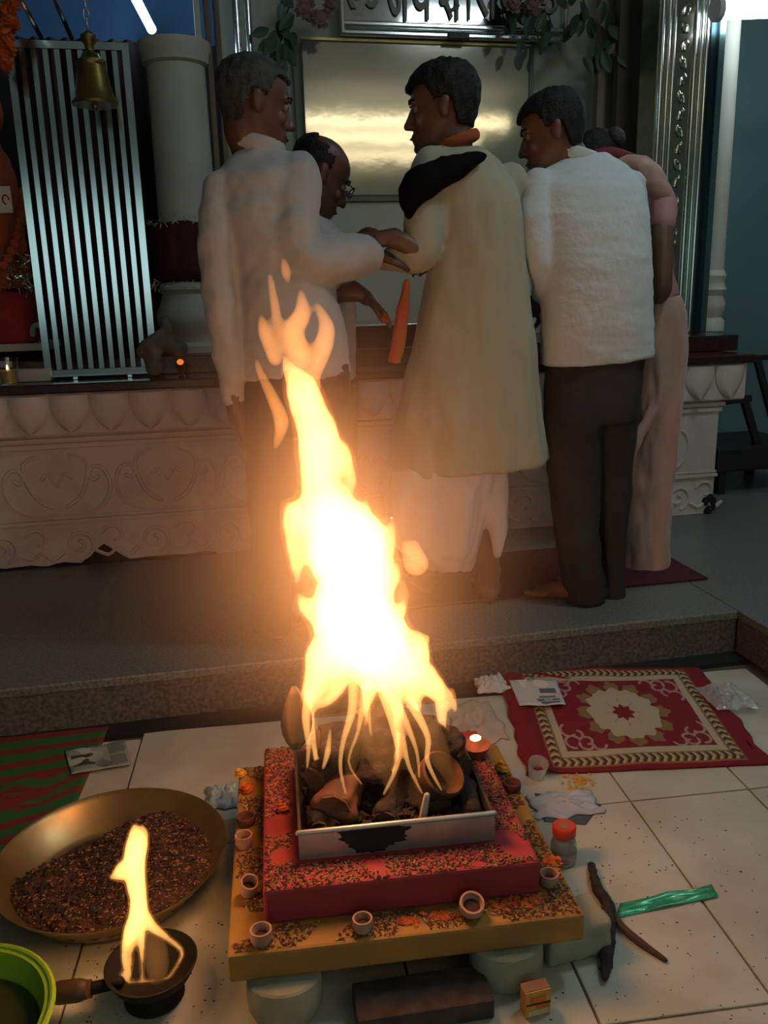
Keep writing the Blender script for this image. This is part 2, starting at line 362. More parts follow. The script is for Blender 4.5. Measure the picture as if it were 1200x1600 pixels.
put('letter', MB().sweep([TB(701, 19, 2.184), TB(717, 8, 2.184)], .009, n=6, sub=1, round_ends=False), letm, hd)
# ------------------------------------------------------------------ steel frame posts, right pillar, door reveal
sp = thing('steel_post', 'pair of slim polished steel posts left of the cream wall', 'post', TB(380, 470, 2.1)*1, None)
for px in (371, 389):
    p = TB(px, 60, 2.12); a = ab(p)[0]
    put('tube', MB().lathe([(.018, ZS1+.08), (.018, 3.1)], (T(a, 2.12, 0)), n=16), steel, sp)
sp.location = T(ab(TB(380, 60, 2.12))[0], 2.12, ZS1+.08)
for ch in sp.children: ch.matrix_parent_inverse = Matrix.Translation(-Vector(sp.location))
rp = thing('steel_pillar', 'tall ribbed steel pillar with leafy scroll relief at the right', 'pillar', TB(1065, 540, 1.6))
B = 1.62; L = lambda px, py=300: ab(TB(px, py, B))[0]
x0, x1 = L(1016), L(1103); base = ZS1+.077
rp.location = T((x0+x1)/2, B, base)
rpm = mat('dull pillar steel', (.42, .42, .33), .2, 1, var=.15, vscale=12)
put('core', MB().tbox(x0, x1, B, B+.16, base, 3.2), rpm, rp)
for px, r in ((1022, .012), (1032, .009), (1040, .009), (1072, .010), (1081, .009), (1089, .012)):
    put('rib', MB().lathe([(r, base+.01), (r, 3.2)], T(L(px), B-.002, 0), n=12), steel, rp)
put('flat_edge', MB().tbox(L(1094), L(1103), B-.012, B, base, 3.2), mat('dark steel', (.05, .09, .10), .25, 1), rp)
put('flat_edge', MB().tbox(L(1103)+.001, L(1112), B-.03, B+.16, base, 3.2), mat('teal steel', (.22, .33, .34), .25, 1), rp)
mb = MB(); ac = L(1056)
z = base+.1; kk = 0
while z < 3.1:
    s_ = 1 if kk % 2 else -1
    mb.sweep([T(ac+s_*.012*math.cos(t)*(1-t/9), B-.003, z+.035*math.sin(t)*(1-t/9)+t*.004) for t in [i*.5 for i in range(13)]], .006, n=6, sub=2)
    mb.ell(T(ac-s_*.012, B-.002, z+.03), (TX*.012, TY*.007, Vector((0, 0, .022))), 8)
    z += .075; kk += 1
put('scroll_relief', mb, rpm, rp)
put('door_1', MB().tbox(ab(TB(962, 200, 1.95))[0], ab(TB(1022, 200, 1.95))[0], 1.95, 2.0, base, 3.2), mat('brown door panel', (.075, .05, .04), .45, var=.35, vscale=6), kind='structure')
put('trim_5', MB().tbox(ab(TB(932, 200, 2.1))[0], ab(TB(962, 200, 2.1))[0], 2.1, 2.15, base, 3.2), mat('tan frame', (.26, .19, .12), .55, var=.15), kind='structure')
# ------------------------------------------------------------------ white columns
whitec = mat('off white column paint', (.50, .49, .42), .55, var=.14, vscale=4)
def column(name, px, pyb, b, r, label, ztop, zbase, rings_, drum=True):
    a = ab(TB(px, pyb, b))[0]; t = thing(name, label, 'column', T(a, b, zbase))
    put('shaft', MB().lathe([(r, zbase+rings_[-1][1]+.001), (r*.96, ztop-.06)], T(a, b, 0), n=32), whitec, t)
    put('base', MB().lathe([(rr, zbase+zz) for rr, zz in rings_], T(a, b, 0), n=32), whitec, t)
    put('capital', MB().lathe([(r*.96, ztop-.06), (r*1.1, ztop-.05), (r*1.12, ztop-.02), (r*1.2, ztop), (r*1.2, ztop+.03)], T(a, b, 0), n=32), whitec, t)
    return t, a
zb = ZS1+.002
ct, ca = column('round_column', 290, 300, 1.62, .125, 'thick round white column with red cloth beside the steel gate', TB(280, 82, 1.62).z, ZS1+.077,
       [(.15, 0), (.15, .03), (.13, .045), (.135, .08), (.165, .12), (.17, .16), (.15, .21), (.135, .25), (.15, .27), (.14, .30)])
for i in range(3): put('rib', MB().tbox(ca+.09+i*.04, ca+.115+i*.04, 1.60, 1.68, ZS1+.08, 2.9, .006), mat('wooden strip', (.16, .12, .085), .6, var=.3) if i else whitec, ct)
zc0, zc1 = TB(285, 440, 1.48).z, TB(285, 345, 1.48).z
mb = MB(); prof = [(.156, zc0-.0), (.164, zc0+.05), (.156, (zc0+zc1)/2), (.166, zc1-.04), (.158, zc1)]
mb.lathe(prof, T(ca, 1.62, 0), n=32)
cl = put('cloth_band', remesh(mb, .012, 4, (.008, (18, 18, 10))), maroon, label='dark red cloth wound round the white column', cat='cloth')
tin = MB()
for i in range(90):
    t = random.uniform(math.pi*.95, math.pi*2.05); zt_ = random.choice([zc0-.012, zc1+.004]); p = T(ca+math.cos(t)*.165, 1.62+math.sin(t)*.165, zt_+random.uniform(-.015, .015))
    tin.sweep([p, p+Vector((random.uniform(-.02, .02), random.uniform(-.012, .0), random.uniform(-.02, .02)))], .0022, n=4, sub=1, round_ends=False)
put('tinsel', tin, mat('pale tinsel', (.45, .5, .28), .3, .5), label='pale tinsel trimming on the red column cloth', cat='tinsel', kind='stuff')
ct2, ca2 = column('slim_column', 1122, 300, 1.78, .055, 'slim white column in front of the teal wall at the right', 3.1, ZS1+.077,
       [(.075, 0), (.075, .05), (.06, .07), (.07, .10), (.075, .14), (.06, .18), (.075, .21), (.06, .25), (.07, .28), (.058, .31)])
# ------------------------------------------------------------------ steel gate
G = 1.28; gt = thing('steel_gate', 'tall steel gate of shiny vertical bars on the altar at the left', 'gate', TB(155, 566, G))
def gp(px, py): return TB(px, py, G)
gl, gr = ab(gp(46, 330))[0], ab(gp(219, 330))[0]; gz0, gz1 = ZS1+.015, gp(120, 66).z
gt.location = T((gl+gr)/2, G, ZS1)
gsteel = mat('gate steel', (.60, .66, .66), .16, 1)
for a in (gl, gr): put('side_rail', MB().tbox(a-.013, a+.013, G-.013, G+.013, gz0, gz1), gsteel, gt)
for z in (gz0+.013, gz1-.013): put('cross_rail', MB().tbox(gl+.0135, gr-.0135, G-.013, G+.013, z-.013, z+.013), gsteel, gt)
for i in range(1, 10):
    a = gl+(gr-gl)*i/10; put('bar', MB().tbox(a-.0095, a+.0095, G-.006, G+.006, gz0+.027, gz1-.027), gsteel, gt)
for a in (gl+.1, gr-.1): put('foot', MB().tbox(a-.01, a+.01, G-.01, G+.01, ZS1+.0005, gz0, .002), gsteel, gt)
# diagonal steel rods above the gate
for (x0_, y0_, x1_, y1_), lab in (((40, 18, 66, 62), 'short shiny steel rod leaning above the gate by the garland'), ((80, -12, 112, 60), 'longer steel rod slanting up above the gate')):
    put('steel_rod', MB().sweep([TB(x1_, y1_, 1.36), TB(x0_-8, y0_-20, 1.0)], .009, n=8, sub=1), gsteel, label=lab, cat='rod')
# dark curtain between gate and column
cm = []
c0, c1 = ab(TB(210, 200, 1.75))[0], ab(TB(252, 200, 1.75))[0]
def curt(u, v): return T(c0-.5+(c1-c0+.5)*u, 1.86+.02*math.sin(u*60), ZS1+.08+v*(TB(150, 62, 1.86).z-ZS1-.08))
put('curtain', grid(120, 6, curt, thick=0), mat('black maroon curtain', (.03, .012, .014), .9, var=.4), label='dark maroon curtain hanging behind the steel gate', cat='curtain')
# ------------------------------------------------------------------ bell
bc = TB(149, 165, 1.0); br = thing('brass_bell', 'brass temple bell hanging on a chain in front of the gate', 'bell', bc)
brass = mat('old brass', (.20, .16, .045), .38, .85, var=.3, vscale=14)
rb = pxm(30.5, 3.36)
mb = MB().lathe([(rb, 0), (rb*1.02, .008), (rb*.93, .02), (rb*.80, .05), (rb*.70, .09), (rb*.62, .125), (rb*.66, .13), (rb*.64, .142), (rb*.45, .15), (rb*.35, .165), (rb*.2, .172), (rb*.2, .19), (rb*.34, .205), (rb*.34, .222), (rb*.12, .235)], bc, n=36)
put('body', mb, brass, br); put('clapper', MB().sweep([bc+Vector((0, 0, .08)), bc+Vector((0, 0, -.004))], [.006, .012], sub=1), brass, br)
zc = bc.z+.24; i = 0
while zc < 3.39:
    mb = MB(); d = Vector((1, 0, 0)) if i % 2 else Vector((0, 1, 0))
    mb.sweep([Vector((bc.x, bc.y, zc+.016))+d*.009*math.cos(t)+Vector((0, 0, .02*math.sin(t))) for t in [k*math.pi/5 for k in range(11)]], .0025, n=5, sub=1, round_ends=False)
    put('chain_link', mb, steel_b, br); zc += .03; i += 1
# ------------------------------------------------------------------ left shrine: draped figure, garland, cloth, glass
orange = mat('orange cloth', (.42, .075, .02), .85, var=.35, vscale=12)
redc = mat('red cloth', (.30, .018, .014), .85, var=.35, vscale=10)
fb = 1.62
mb = MB(); rs = []
for xl, xr, py, d in ((-95, 46, 452, .16), (-95, 45, 400, .16), (-90, 36, 340, .14), (-80, 26, 280, .12), (-65, 12, 240, .10), (-50, -5, 215, .06)):
    c = (TB(xl, py, fb)+TB(xr, py, fb))/2; hw = (TB(xr, py, fb)-TB(xl, py, fb))/2
    rs.append([c+hw*math.cos(t)+TY*d*math.sin(t) for t in [2*math.pi*k/24 for k in range(24)]])
mb.rings(rs); fig = thing('draped_figure', 'orange and red draped shrine figure at the far left edge', 'statue', TB(-25, 450, fb))
put('robe', remesh(mb, .012, 4, (.012, (14, 14, 7))), orange, fig)
h = TB(-30, 175, fb); put('head', MB().ell(h, (TX*.085, TY*.09, Vector((0, 0, .11))), 16), mat('orange stone', (.35, .07, .02), .6), fig)
bead = MB()
for k in range(11):
    t = k/10; p = TB(36-30*t*t+2*math.sin(t*3), 300+115*t, fb-.17); bead.ell(p, (TX*.022, TY*.02, Vector((0, 0, .02))), 8)
put('bead_string', bead, orange, fig)
cardp = TB(6, 312, fb-.19)
cf = put('card', MB().box(cardp, (.06, .003, .10)), mat('white card', (.55, .55, .5), .7), label='small white card with a red mark pinned to the orange figure', cat='card')
mb = MB(); mb.sweep([cardp+Vector((.008+.012*math.cos(t), -.003, .012*math.sin(t)*1.4)) for t in [k*.5 for k in range(10)]], .003, n=5, sub=1); put('red_mark', mb, redc, cf)
gar = thing('marigold_garland', 'orange marigold garland hanging at the top left corner', 'garland', TB(10, 105, 1.1))
om = mat('marigold orange', (.62, .13, .015), .8, var=.4, vscale=60); ym = mat('marigold yellow', (.75, .38, .03), .8, var=.3, vscale=60)
def flower_mesh(r, seed, petals=26):
    mb = MB(); rn = random.Random(seed)
    for lay in range(3):
        for k in range(petals//(lay+1)):
            t = 2*math.pi*k/(petals//(lay+1))+rn.random(); d = Vector((math.cos(t), math.sin(t), 0)); rr = r*(1-.28*lay)
            s_ = d.cross(Vector((0, 0, 1)))*r*.22; b0 = d*rr*.25+Vector((0, 0, r*.18*lay)); tip = d*rr+Vector((0, 0, r*(.15+.33*lay)+rn.uniform(-.08, .08)*r))
            mb.add([b0, b0.lerp(tip, .6)+s_, tip, b0.lerp(tip, .6)-s_+Vector((0, 0, r*.06))], [(0, 1, 2), (0, 2, 3)])
    mb.ell((0, 0, r*.25), ((r*.6, 0, 0), (0, r*.6, 0), (0, 0, r*.4)), 10)
    return mb.mesh('flower')
fm = flower_mesh(.045, 3); fm.materials.append(om)
for k in range(9):
    o = bpy.data.objects.new('blossom', fm); COL.objects.link(o); o.parent = gar; o.matrix_parent_inverse = Matrix.Translation(-Vector(gar.location))
    t = k/8; o.location = TB(17-14*t, 8+95*t, 1.1); o.rotation_euler = (random.uniform(-1, 1), random.uniform(-1, 1), random.uniform(0, 6)); o.scale = (1.0-.25*(k == 0),)*3
tin = MB()
for i in range(130):
    p = TB(random.uniform(-5, 52), random.uniform(395, 455), fb-.12); q = Vector((random.uniform(-.03, .03), random.uniform(-.02, .01), random.uniform(-.035, .03)))
    tin.sweep([p, p+q], .003, n=4, sub=1, round_ends=False)
put('silver_tinsel', tin, mat('silver tinsel', (.6, .58, .4), .2, 1), label='silver tinsel fringe above the red cloth at the left edge', cat='tinsel', kind='stuff')
rc = MB(); A_ = TB(-60, 470, 1.55); B_ = TB(54, 525, 1.55)
a0_, a1_ = ab(A_)[0], ab(B_)[0]
rc.tbox(a0_, a1_, 1.53, 1.72, z1+.002, TB(20, 455, 1.55).z)
put('red_cloth', remesh(rc, .01, 5, (.008, (16, 16, 10))), redc, label='red cloth covered block on the marble shelf at the left edge', cat='cloth')
sc_ = put('curled_paper', MB().sweep([T(a1_+.025+.022*math.cos(t), 1.50-.0, z1+.04+.035*math.sin(t)) for t in [k*.35-.6 for k in range(12)]], .012, n=8, sub=2, flat=((0, 1, 0), 1.2)), marb, label='curled cream paper roll between the red cloth and the gate', cat='paper')
# glass with candle
gc = TB(16, 601, 1.14); gc = Vector((gc.x, gc.y, ZS1)); gw = thing('votive_glass', 'small clear glass with a lit yellow candle on the slab at the left', 'glass', gc)
glassm = mat('clear glass', (.9, .92, .9), .05, trans=1, spec=.5)
put('tumbler', MB().lathe([(.030, .001), (.040, .105), (.037, .105), (.028, .008), (0.001, .007)], gc, n=28), glassm, gw)
put('wax', MB().lathe([(.0265, .009), (.0325, .056), (.001, .056)], gc, n=24), mat('yellow wax', (.62, .42, .13), .5), gw)
put('flame', MB().lathe([(.001, .06), (.004, .064), (.002, .074), (.0005, .08)], gc+Vector((0, -.01, 0)), n=10), emit('candle flame', (1, .55, .16), 9), gw)
# bundle of cloth, ladle and lamp beside the gate foot
bu = PZ(262, 590, ZS1)
bt = TB(262, 560, 1.2); bz = ZS1
mb = MB()
for p_, q_, r_ in (((222, 548), (262, 520), 10), ((240, 575), (238, 545), 13), ((250, 540), (282, 545), 12), ((258, 500), (266, 545), 8)):
    mb.sweep([TB(*p_, 1.19), TB((p_[0]+q_[0])/2, (p_[1]+q_[1])/2-4, 1.175), TB(*q_, 1.19)], pxm(r_, 3.5), n=10)
rag = put('rag_bundle', remesh(mb, .008, 3, (.006, (25, 25, 25))), mat('grey rag', (.12, .115, .085), .9, var=.4, vscale=20), label='grey twisted rag bundle at the foot of the gate', cat='cloth')
pos = TB(284, 556, 1.16)
lam = thing('oil_lamp', 'small dark oil lamp with a glowing orange wick beside the column', 'lamp', (pos.x, pos.y, ZS1))
put('bowl', MB().lathe([(.018, ZS1+.001), (.012, ZS1+.012), (.03, ZS1+.045), (.034, ZS1+.05), (.03, ZS1+.047), (.004, ZS1+.03)], (pos.x, pos.y, 0), n=20), mat('sooty brass', (.05, .035, .02), .4, .7), lam)
put('glow', MB().ell((pos.x-.008, pos.y, ZS1+.062), ((.014, 0, 0), (0, .012, 0), (0, 0, .012)), 10), emit('lamp ember', (1, .22, .04), .9), lam)
# ------------------------------------------------------------------ hanging vines
leafm = mat('artificial leaf', (.030, .075, .028), .5, var=.4, vscale=20); pinkm = mat('faded pink petal', (.26, .14, .14), .8, var=.3, vscale=30); stemm = mat('stem', (.04, .06, .025), .7)
def leaf_mesh(L_, w):
    def f(u, v):
        x = (u-.5)*2; wd = w*math.sin(math.pi*min(1, v*.92+.04))**.8*(1-.25*v); return Vector((x*wd*.5, L_*v, abs(x)*wd*.14-.10*L_*v*v))
    return grid(4, 7, f)
lm = leaf_mesh(.095, .058); lm.materials.append(leafm)
pf_ = flower_mesh(.055, 9, 14); pf_.materials.append(pinkm)
def vine(label, pts, b, nleaf, flowers, spread=24, tips=()):
    P = [TB(x, y, b) for x, y in pts]; t = thing('hanging_vine', label, 'vine', P[-1], 'leafy artificial vines above the panel')
    put('stem', MB().sweep(P, .004, n=6), stemm, t)
    def place(me, name, p, rot, s_):
        o = bpy.data.objects.new(name, me); COL.objects.link(o); o.parent = t; o.matrix_parent_inverse = Matrix.Translation(-Vector(t.location))
        o.location = p; o.rotation_euler = rot; o.scale = (s_,)*3
    for k in range(nleaf):
        u = random.random()*(len(pts)-1.001); i = int(u); x = pts[i][0]+(pts[i+1][0]-pts[i][0])*(u-i); y = pts[i][1]+(pts[i+1][1]-pts[i][1])*(u-i)
        place(lm, 'leaf', TB(x+random.uniform(-spread, spread)*.5, y+random.uniform(-8, 8), b-random.uniform(.0, .05)), (math.radians(random.uniform(60, 120)), random.uniform(-.8, .8)+math.pi*(random.random() < .75), random.uniform(-.6, .6)), random.uniform(.75, 1.1))
    for x, y, ang in tips:
        d = math.radians(ang); Rm = Matrix((Vector((math.cos(d), 0, -math.sin(d))), Vector((math.sin(d), 0, math.cos(d)))*-1, Vector((0, -1, 0)))).transposed()
        place(lm, 'leaf', TB(x, y, b-.02), Rm.to_euler(), .95)
    for x, y in flowers: place(pf_, 'blossom', TB(x, y, b-.05), (math.radians(90+random.uniform(-25, 25)), 0, random.uniform(-.4, .4)), random.uniform(.8, 1.15))
vine('leafy vine with faded pink flowers left of the steel lettering', [(470, -20), (452, 10), (440, 50), (436, 82)], 2.08, 16, [(476, 12), (500, 30), (515, 8)], 40, [(428, 78, 8), (447, 76, -28), (440, 88, -5), (420, 45, 70), (425, 60, 50)])
vine('drooping vine with pink flowers hanging across the right of the lettering', [(800, -20), (822, 20), (838, 50), (845, 75)], 2.08, 22, [(832, 5), (800, 8)], 60)
vine('vine in front of the wall to the right of the lettering', [(905, -20), (918, 20), (930, 60), (945, 95)], 2.0, 26, [], 70)
# ------------------------------------------------------------------ wooden stand at the right
fr = thing('wooden_stand', 'dark wooden chair frame standing beside the right end of the plinth', 'chair', TB(1170, 735, 1.7))
def bar(p, q, r): return MB().sweep([p, q], r, n=8, sub=1)
bb_ = 1.75
zf = PZH
def tz(px, py, b): return TB(px, py, b)
fr.location = T(ab(TB(1170, 735, 1.5))[0], 1.5, PZH)
for nm, p, q, b, r in (('rail', (1122, 628), (1172, 622), 1.55, 8), ('leg', (1162, 622), (1186, 705), 1.55, 8), ('leg', (1182, 558), (1216, 690), 1.55, 7), ('top_rail', (1176, 560), (1225, 556), 1.55, 6)):
    put(nm, MB().sweep([TB(*p, b), TB(*q, b)], pxm(r, 3.95), n=4, sub=1, round_ends=False), darkm, fr)
sA, sB = ab(TB(1118, 715, 1.5))[0], ab(TB(1260, 715, 1.5))[0]; zt_, zb_ = TB(1160, 698, 1.5).z, TB(1160, 735, 1.5).z
put('seat', MB().tbox(sA, sB, 1.48, 1.95, zb_, zt_, .01), darkm, fr)
for a in (sA+.05, sB-.05):
    for b in (1.52, 1.9): put('leg', MB().tbox(a-.02, a+.02, b-.02, b+.02, PZH+.001, zb_), darkm, fr)
# dark red mat on the platform
q = [PZ(1104, 905, PZH), PZ(1038, 858, PZH)]
aR_, b0_ = ab(q[0])[0], ab(q[0])[1]; b1_ = ab(q[1])[1]
put('floor_mat', MB().tbox(ab(PZ(585, 900, PZH))[0], aR_, b0_-.01, min(b1_+.12, PB-.05), PZH+.0005, PZH+.010, .003), mat('dark red mat', (.075, .008, .012), .95, var=.3, vscale=60, bump=.4, bscale=200), label='dark red mat on the granite platform under the worshippers', cat='mat')
MATZ = PZH+.010
# ------------------------------------------------------------------ people
def ring(xl, yl, xr, yr, Y, hd, n=28, e=2.3):
    A, B_ = PY(xl, yl, Y), PY(xr, yr, Y); c = (A+B_)/2; sx = (B_-A)/2
    d = Vector((-sx.y, sx.x, 0)).normalized()*hd; out = []
    for k in range(n):
        t = 2*math.pi*k/n; C, s_ = math.cos(t), math.sin(t)
        out.append(c+sx*(abs(C)**(2/e)*(1 if C > 0 else -1))+d*(abs(s_)**(2/e)*(1 if s_ > 0 else -1)))
    return out
def limb(mb, pts, n=12): mb.sweep([PY(x, y, Y) for x, y, Y, r in pts], [pxm(r, Y) for x, y, Y, r in pts], n=n)
SL = [(-.118, .062, .040, .015), (-.108, .080, .018, .034), (-.095, .085, -.02, .048), (-.075, .085, -.05, .058), (-.05, .083, -.07, .065), (-.02, .081, -.085, .069), (.005, .082, -.094, .072), (.035, .089, -.10, .076), (.062, .084, -.10, .076), (.086, .066, -.089, .067), (.104, .038, -.063, .049), (.115, .0, -.025, .02)]
class Head:
    def __init__(s, c, f, u=(0, 0, 1), k=1.0):
        s.c = Vector(c); s.f = Vector(f).normalized(); u = Vector(u); s.u = (u-s.f*u.dot(s.f)).normalized(); s.s = s.f.cross(s.u); s.k = k
    def p(s, x, y, z): return s.c+(s.s*x+s.f*y+s.u*z)*s.k
    def vec(s, x, y, z): return (s.s*x+s.f*y+s.u*z)*s.k
    def slices(s, off=0, n=24):
        rs = []
        for z, yf, yb, w in SL:
            cy = (yf+yb)/2; h = (yf-yb)/2+off; ww = w+off; zz = z*(1+off/.115)
            rs.append([s.p(ww*math.cos(2*math.pi*k/n), cy+h*math.sin(2*math.pi*k/n), zz) for k in range(n)])
        return rs
    def build(s, mb, neck):
        mb.rings(s.slices())
        E = lambda x, y, z, a, b, c: mb.ell(s.p(x, y, z), (s.vec(a, 0, 0), s.vec(0, b, 0), s.vec(0, 0, c)), 10)
        mb.sweep([s.p(0, .080, .014), s.p(0, .092, -.012), s.p(0, .104, -.036)], [.0085*s.k, .010*s.k, .0125*s.k], n=8, sub=2)
        for x in (-1, 1):
            E(x*.011, .093, -.040, .008, .010, .008); E(x*.033, .078, .020, .02, .012, .007); E(x*.038, .066, -.03, .018, .014, .016)
            E(x*.079, -.010, -.008, .009, .017, .032); E(x*.084, -.016, .006, .007, .014, .018)
        E(0, .0855, -.066, .024, .010, .007); E(0, .083, -.078, .021, .010, .008); E(0, .076, -.103, .018, .014, .013)
        b = s.p(0, -.03, -.06); mb.sweep([b, b.lerp(Vector(neck), .5)+s.vec(0, -.004, 0), Vector(neck)], [.054*s.k, .053*s.k, .062*s.k], n=14)
    def eyes(s, person):
        for x in (-1, 1):
            e = put('eye', MB().sphere(s.p(x*.031, .0735, .002), .0105*s.k, 10), eyem, person)
            sub('iris', MB().sphere(s.p(x*.031, .0785, .002), .0068*s.k, 8), hairm, e)
            put('eyebrow', MB().sweep([s.p(x*.014, .092, .021), s.p(x*.033, .088, .027), s.p(x*.052, .074, .021)], [.003*s.k, .004*s.k, .002*s.k], n=6), hairm, person)
        put('lips', MB().sweep([s.p(-.022, .084, -.072), s.p(0, .0955, -.071), s.p(.022, .084, -.072)], [.0015*s.k, .003*s.k, .0015*s.k], n=6), mat('lip', (.11, .035, .03), .5), person)
    def hair(s, person, m, line, off=.012, tuft=.004):
        mb = MB(); mb.rings(s.slices(off)); me = remesh(mb, .006, 2)
        bm = bmesh.new(); bm.from_mesh(me); kill = []
        for v in bm.verts:
            q = v.co-s.c; x, y, z = q.dot(s.s)/s.k, q.dot(s.f)/s.k, q.dot(s.u)/s.k
            if not line(x, y, z): kill.append(v)
            else: v.co += v.normal*tuft*noise.noise(Vector((x*60, y*60, z*30)))
        bmesh.ops.delete(bm, geom=kill, context='VERTS'); bm.to_mesh(me); bm.free()
        o = put('hair', me, m, person); so = o.modifiers.new('solid', 'SOLIDIFY'); so.thickness = .010; so.offset = -1
        return o
def hair_std(front=.062, side=.0, back=-.062):
    def line(x, y, z):
        if y > .045: return z > front+.25*abs(x)*0
        if y > .012: return z > front-(front-side)*(.045-y)/.033
        if y > -.028: return z > side+.018
        if y > -.05: return z > side+.018-(side+.018-back)*(-.028-y)/.022
        return z > back
    return line
def hand(mb, wrist, d, pn, L_=.175, curl=.5, side=1, spread=1.0):
    wrist = Vector(wrist); d = Vector(d).normalized(); pn = Vector(pn); pn = (pn-d*pn.dot(d)).normalized(); sd = d.cross(pn)*side; k = L_/.175
    pc = wrist+d*.045*k; mb.ell(pc, (d*.052*k, sd*.040*k, pn*.016*k), 12); mb.sweep([wrist-d*.03*k, wrist+d*.02*k], [.026*k, .027*k], n=10, sub=1)
    for i, (o, ln) in enumerate(((-.030, .060), (-.010, .072), (.010, .068), (.029, .052))):
        p = wrist+d*.085*k+sd*o*k*spread; dd = (d+sd*o*2*spread); pts = [p-d*.02*k, p]; ang = 0
        for sgm in (.45, .32, .25):
            ang += curl*.75; v = (dd.normalized()*math.cos(ang)+pn*math.sin(ang)).normalized(); p = p+v*ln*sgm*k; pts.append(p)
        mb.sweep(pts, [.0095*k, .0092*k, .0086*k, .008*k, .0068*k], n=8, sub=2)
    b = wrist+d*.025*k-sd*.028*k; t1 = b+(d*.6-sd*.75+pn*.25).normalized()*.036*k; t2 = t1+(d*.9-sd*.25+pn*.4*curl*2).normalized()*.03*k; t3 = t2+(d*.9+pn*.6*curl*2).normalized()*.022*k
    mb.sweep([b, t1, t2, t3], [.014*k, .011*k, .010*k, .008*k], n=8, sub=2)
def foot(mb, heel, toe, z, ankle, k=1.0):
    heel = Vector((heel.x, heel.y, z)); toe = Vector((toe.x, toe.y, z)); d = (toe-heel).normalized(); L_ = .235*k; s_ = Vector((d.y, -d.x, 0)); up = Vector((0, 0, 1))
    mb.ell(heel+d*.035*k+up*.028*k, (d*.038*k, s_*.030*k, up*.0275*k), 12)
    mb.sweep([heel+d*.05*k+up*.045*k, heel+d*.11*k+up*.038*k, heel+d*.165*k+up*.022*k, heel+d*.19*k+up*.0185*k], [.034*k, .034*k, .0215*k, .018*k], n=12, flat=(s_, 1.35))
    mb.ell(heel+d*.165*k+up*.017*k, (d*.04*k, s_*.045*k, up*.0165*k), 12)
    for i, o in enumerate((-.034, -.015, .003, .019, .033)):
        ln = (.052, .050, .046, .040, .032)[i]; r = (.0125, .009, .0085, .008, .0075)[i]*k
        p = heel+d*.185*k+s_*o*k+up*r*1.02; mb.sweep([p, p+d*(ln-.012)*k], [r, r*.9], n=8, sub=1)
    if ankle is not None: mb.sweep([Vector(ankle), heel+d*.05*k+up*.07*k, heel+d*.05*k+up*.04*k], [.040*k, .036*k, .034*k], n=12)
cotton = mat('white cotton', (.42, .41, .40), .85, var=.08, vscale=10, bump=.25, bscale=35, sheen=.2)
cotton_c = mat('crinkled white cotton', (.54, .60, .62), .85, var=.08, vscale=10, bump=.45, bscale=45, sheen=.2)
cream_k = mat('cream kurta cotton', (.38, .36, .26), .85, var=.08, vscale=6, bump=.2, bscale=30, sheen=.2)
trous = mat('charcoal trouser cloth', (.030, .024, .022), .85, var=.3, vscale=8)
trous_b = mat('brown black trouser cloth', (.040, .024, .018), .85, var=.3, vscale=8)
dhoti_m = mat('white dhoti cotton', (.58, .53, .55), .85, var=.08, vscale=10, sheen=.2)
VB, VC = .0065, .0085
# --- man in the white shirt at the right
pm_ = thing('person', 'barefoot man in crinkled white shirt and dark trousers, facing left at the right', 'person', PZ(925, 945, PZH), 'worshippers at the altar')
mb = MB(); hR = Head(PY(862, 209, 2.84), (-.93, .26, -.22), (-.10, .10, 1), 1.03)
hR.build(mb, PY(897, 258, 2.83))
mb.rings([ring(860, 540, 1000, 530, 2.72, .09), ring(860, 420, 1000, 410, 2.73, .09), ring(850, 310, 990, 300, 2.78, .09), ring(868, 255, 945, 248, 2.83, .06)])
limb(mb, [(842, 300, 2.76, 15), (842, 400, 2.715, 12), (846, 440, 2.745, 9), (841, 466, 2.80, 9)])
hand(mb, PY(839, 468, 2.80), (-.25, .8, -.5), (-.6, -.2, -.5), .165, .5, 1)
limb(mb, [(985, 300, 2.8, 16), (990, 360, 2.9, 14), (965, 420, 3.02, 11), (930, 430, 3.12, 9)])
hand(mb, PY(930, 430, 3.12), (-.6, .7, 0), (-.2, 0, -1), .165, .5, -1)
for (l, h_, tx) in (((895, 560, 2.70), (922, 946), (836, 929)), ((955, 560, 2.75), (957, 932), (912, 918))):
    hp = PZ(*h_, PZH); tp = PZ(*tx, PZH); foot(mb, hp, tp, PZH+.001, hp+(tp-hp).normalized()*.04+Vector((0, 0, .12)))
    k_ = hp+(tp-hp).normalized()*.04
    mb.sweep([PY(l[0], l[1], l[2]), PY((l[0]+h_[0])/2-4, 745, l[2]-.015), Vector((k_.x, k_.y, PZH+.11))], [.065, .04, .033], n=12)
put('body', remesh(mb, VB, 3), skin, pm_); hR.eyes(pm_)
hR.hair(pm_, hairm, hair_std(.058, -.012, -.068), .014)
mb = MB(); mb.rings([ring(*a) for a in ((848, 574, 1017, 557, 2.72, .125), (847, 500, 1016, 490, 2.72, .13), (846, 420, 1014, 405, 2.73, .13), (838, 350, 1010, 335, 2.76, .125), (828, 303, 1001, 292, 2.79, .115), (836, 272, 978, 257, 2.82, .09), (862, 252, 945, 240, 2.84, .068))])
limb(mb, [(842, 288, 2.78, 25), (836, 335, 2.73, 25), (840, 400, 2.70, 21), (847, 440, 2.73, 17), (843, 458, 2.77, 15)])
limb(mb, [(985, 290, 2.80, 24), (990, 350, 2.9, 21), (965, 415, 3.0, 18)])
sh = put('shirt', remesh(mb, VC, 5, (.0042, (9, 9, 26))), cotton_c, pm_)
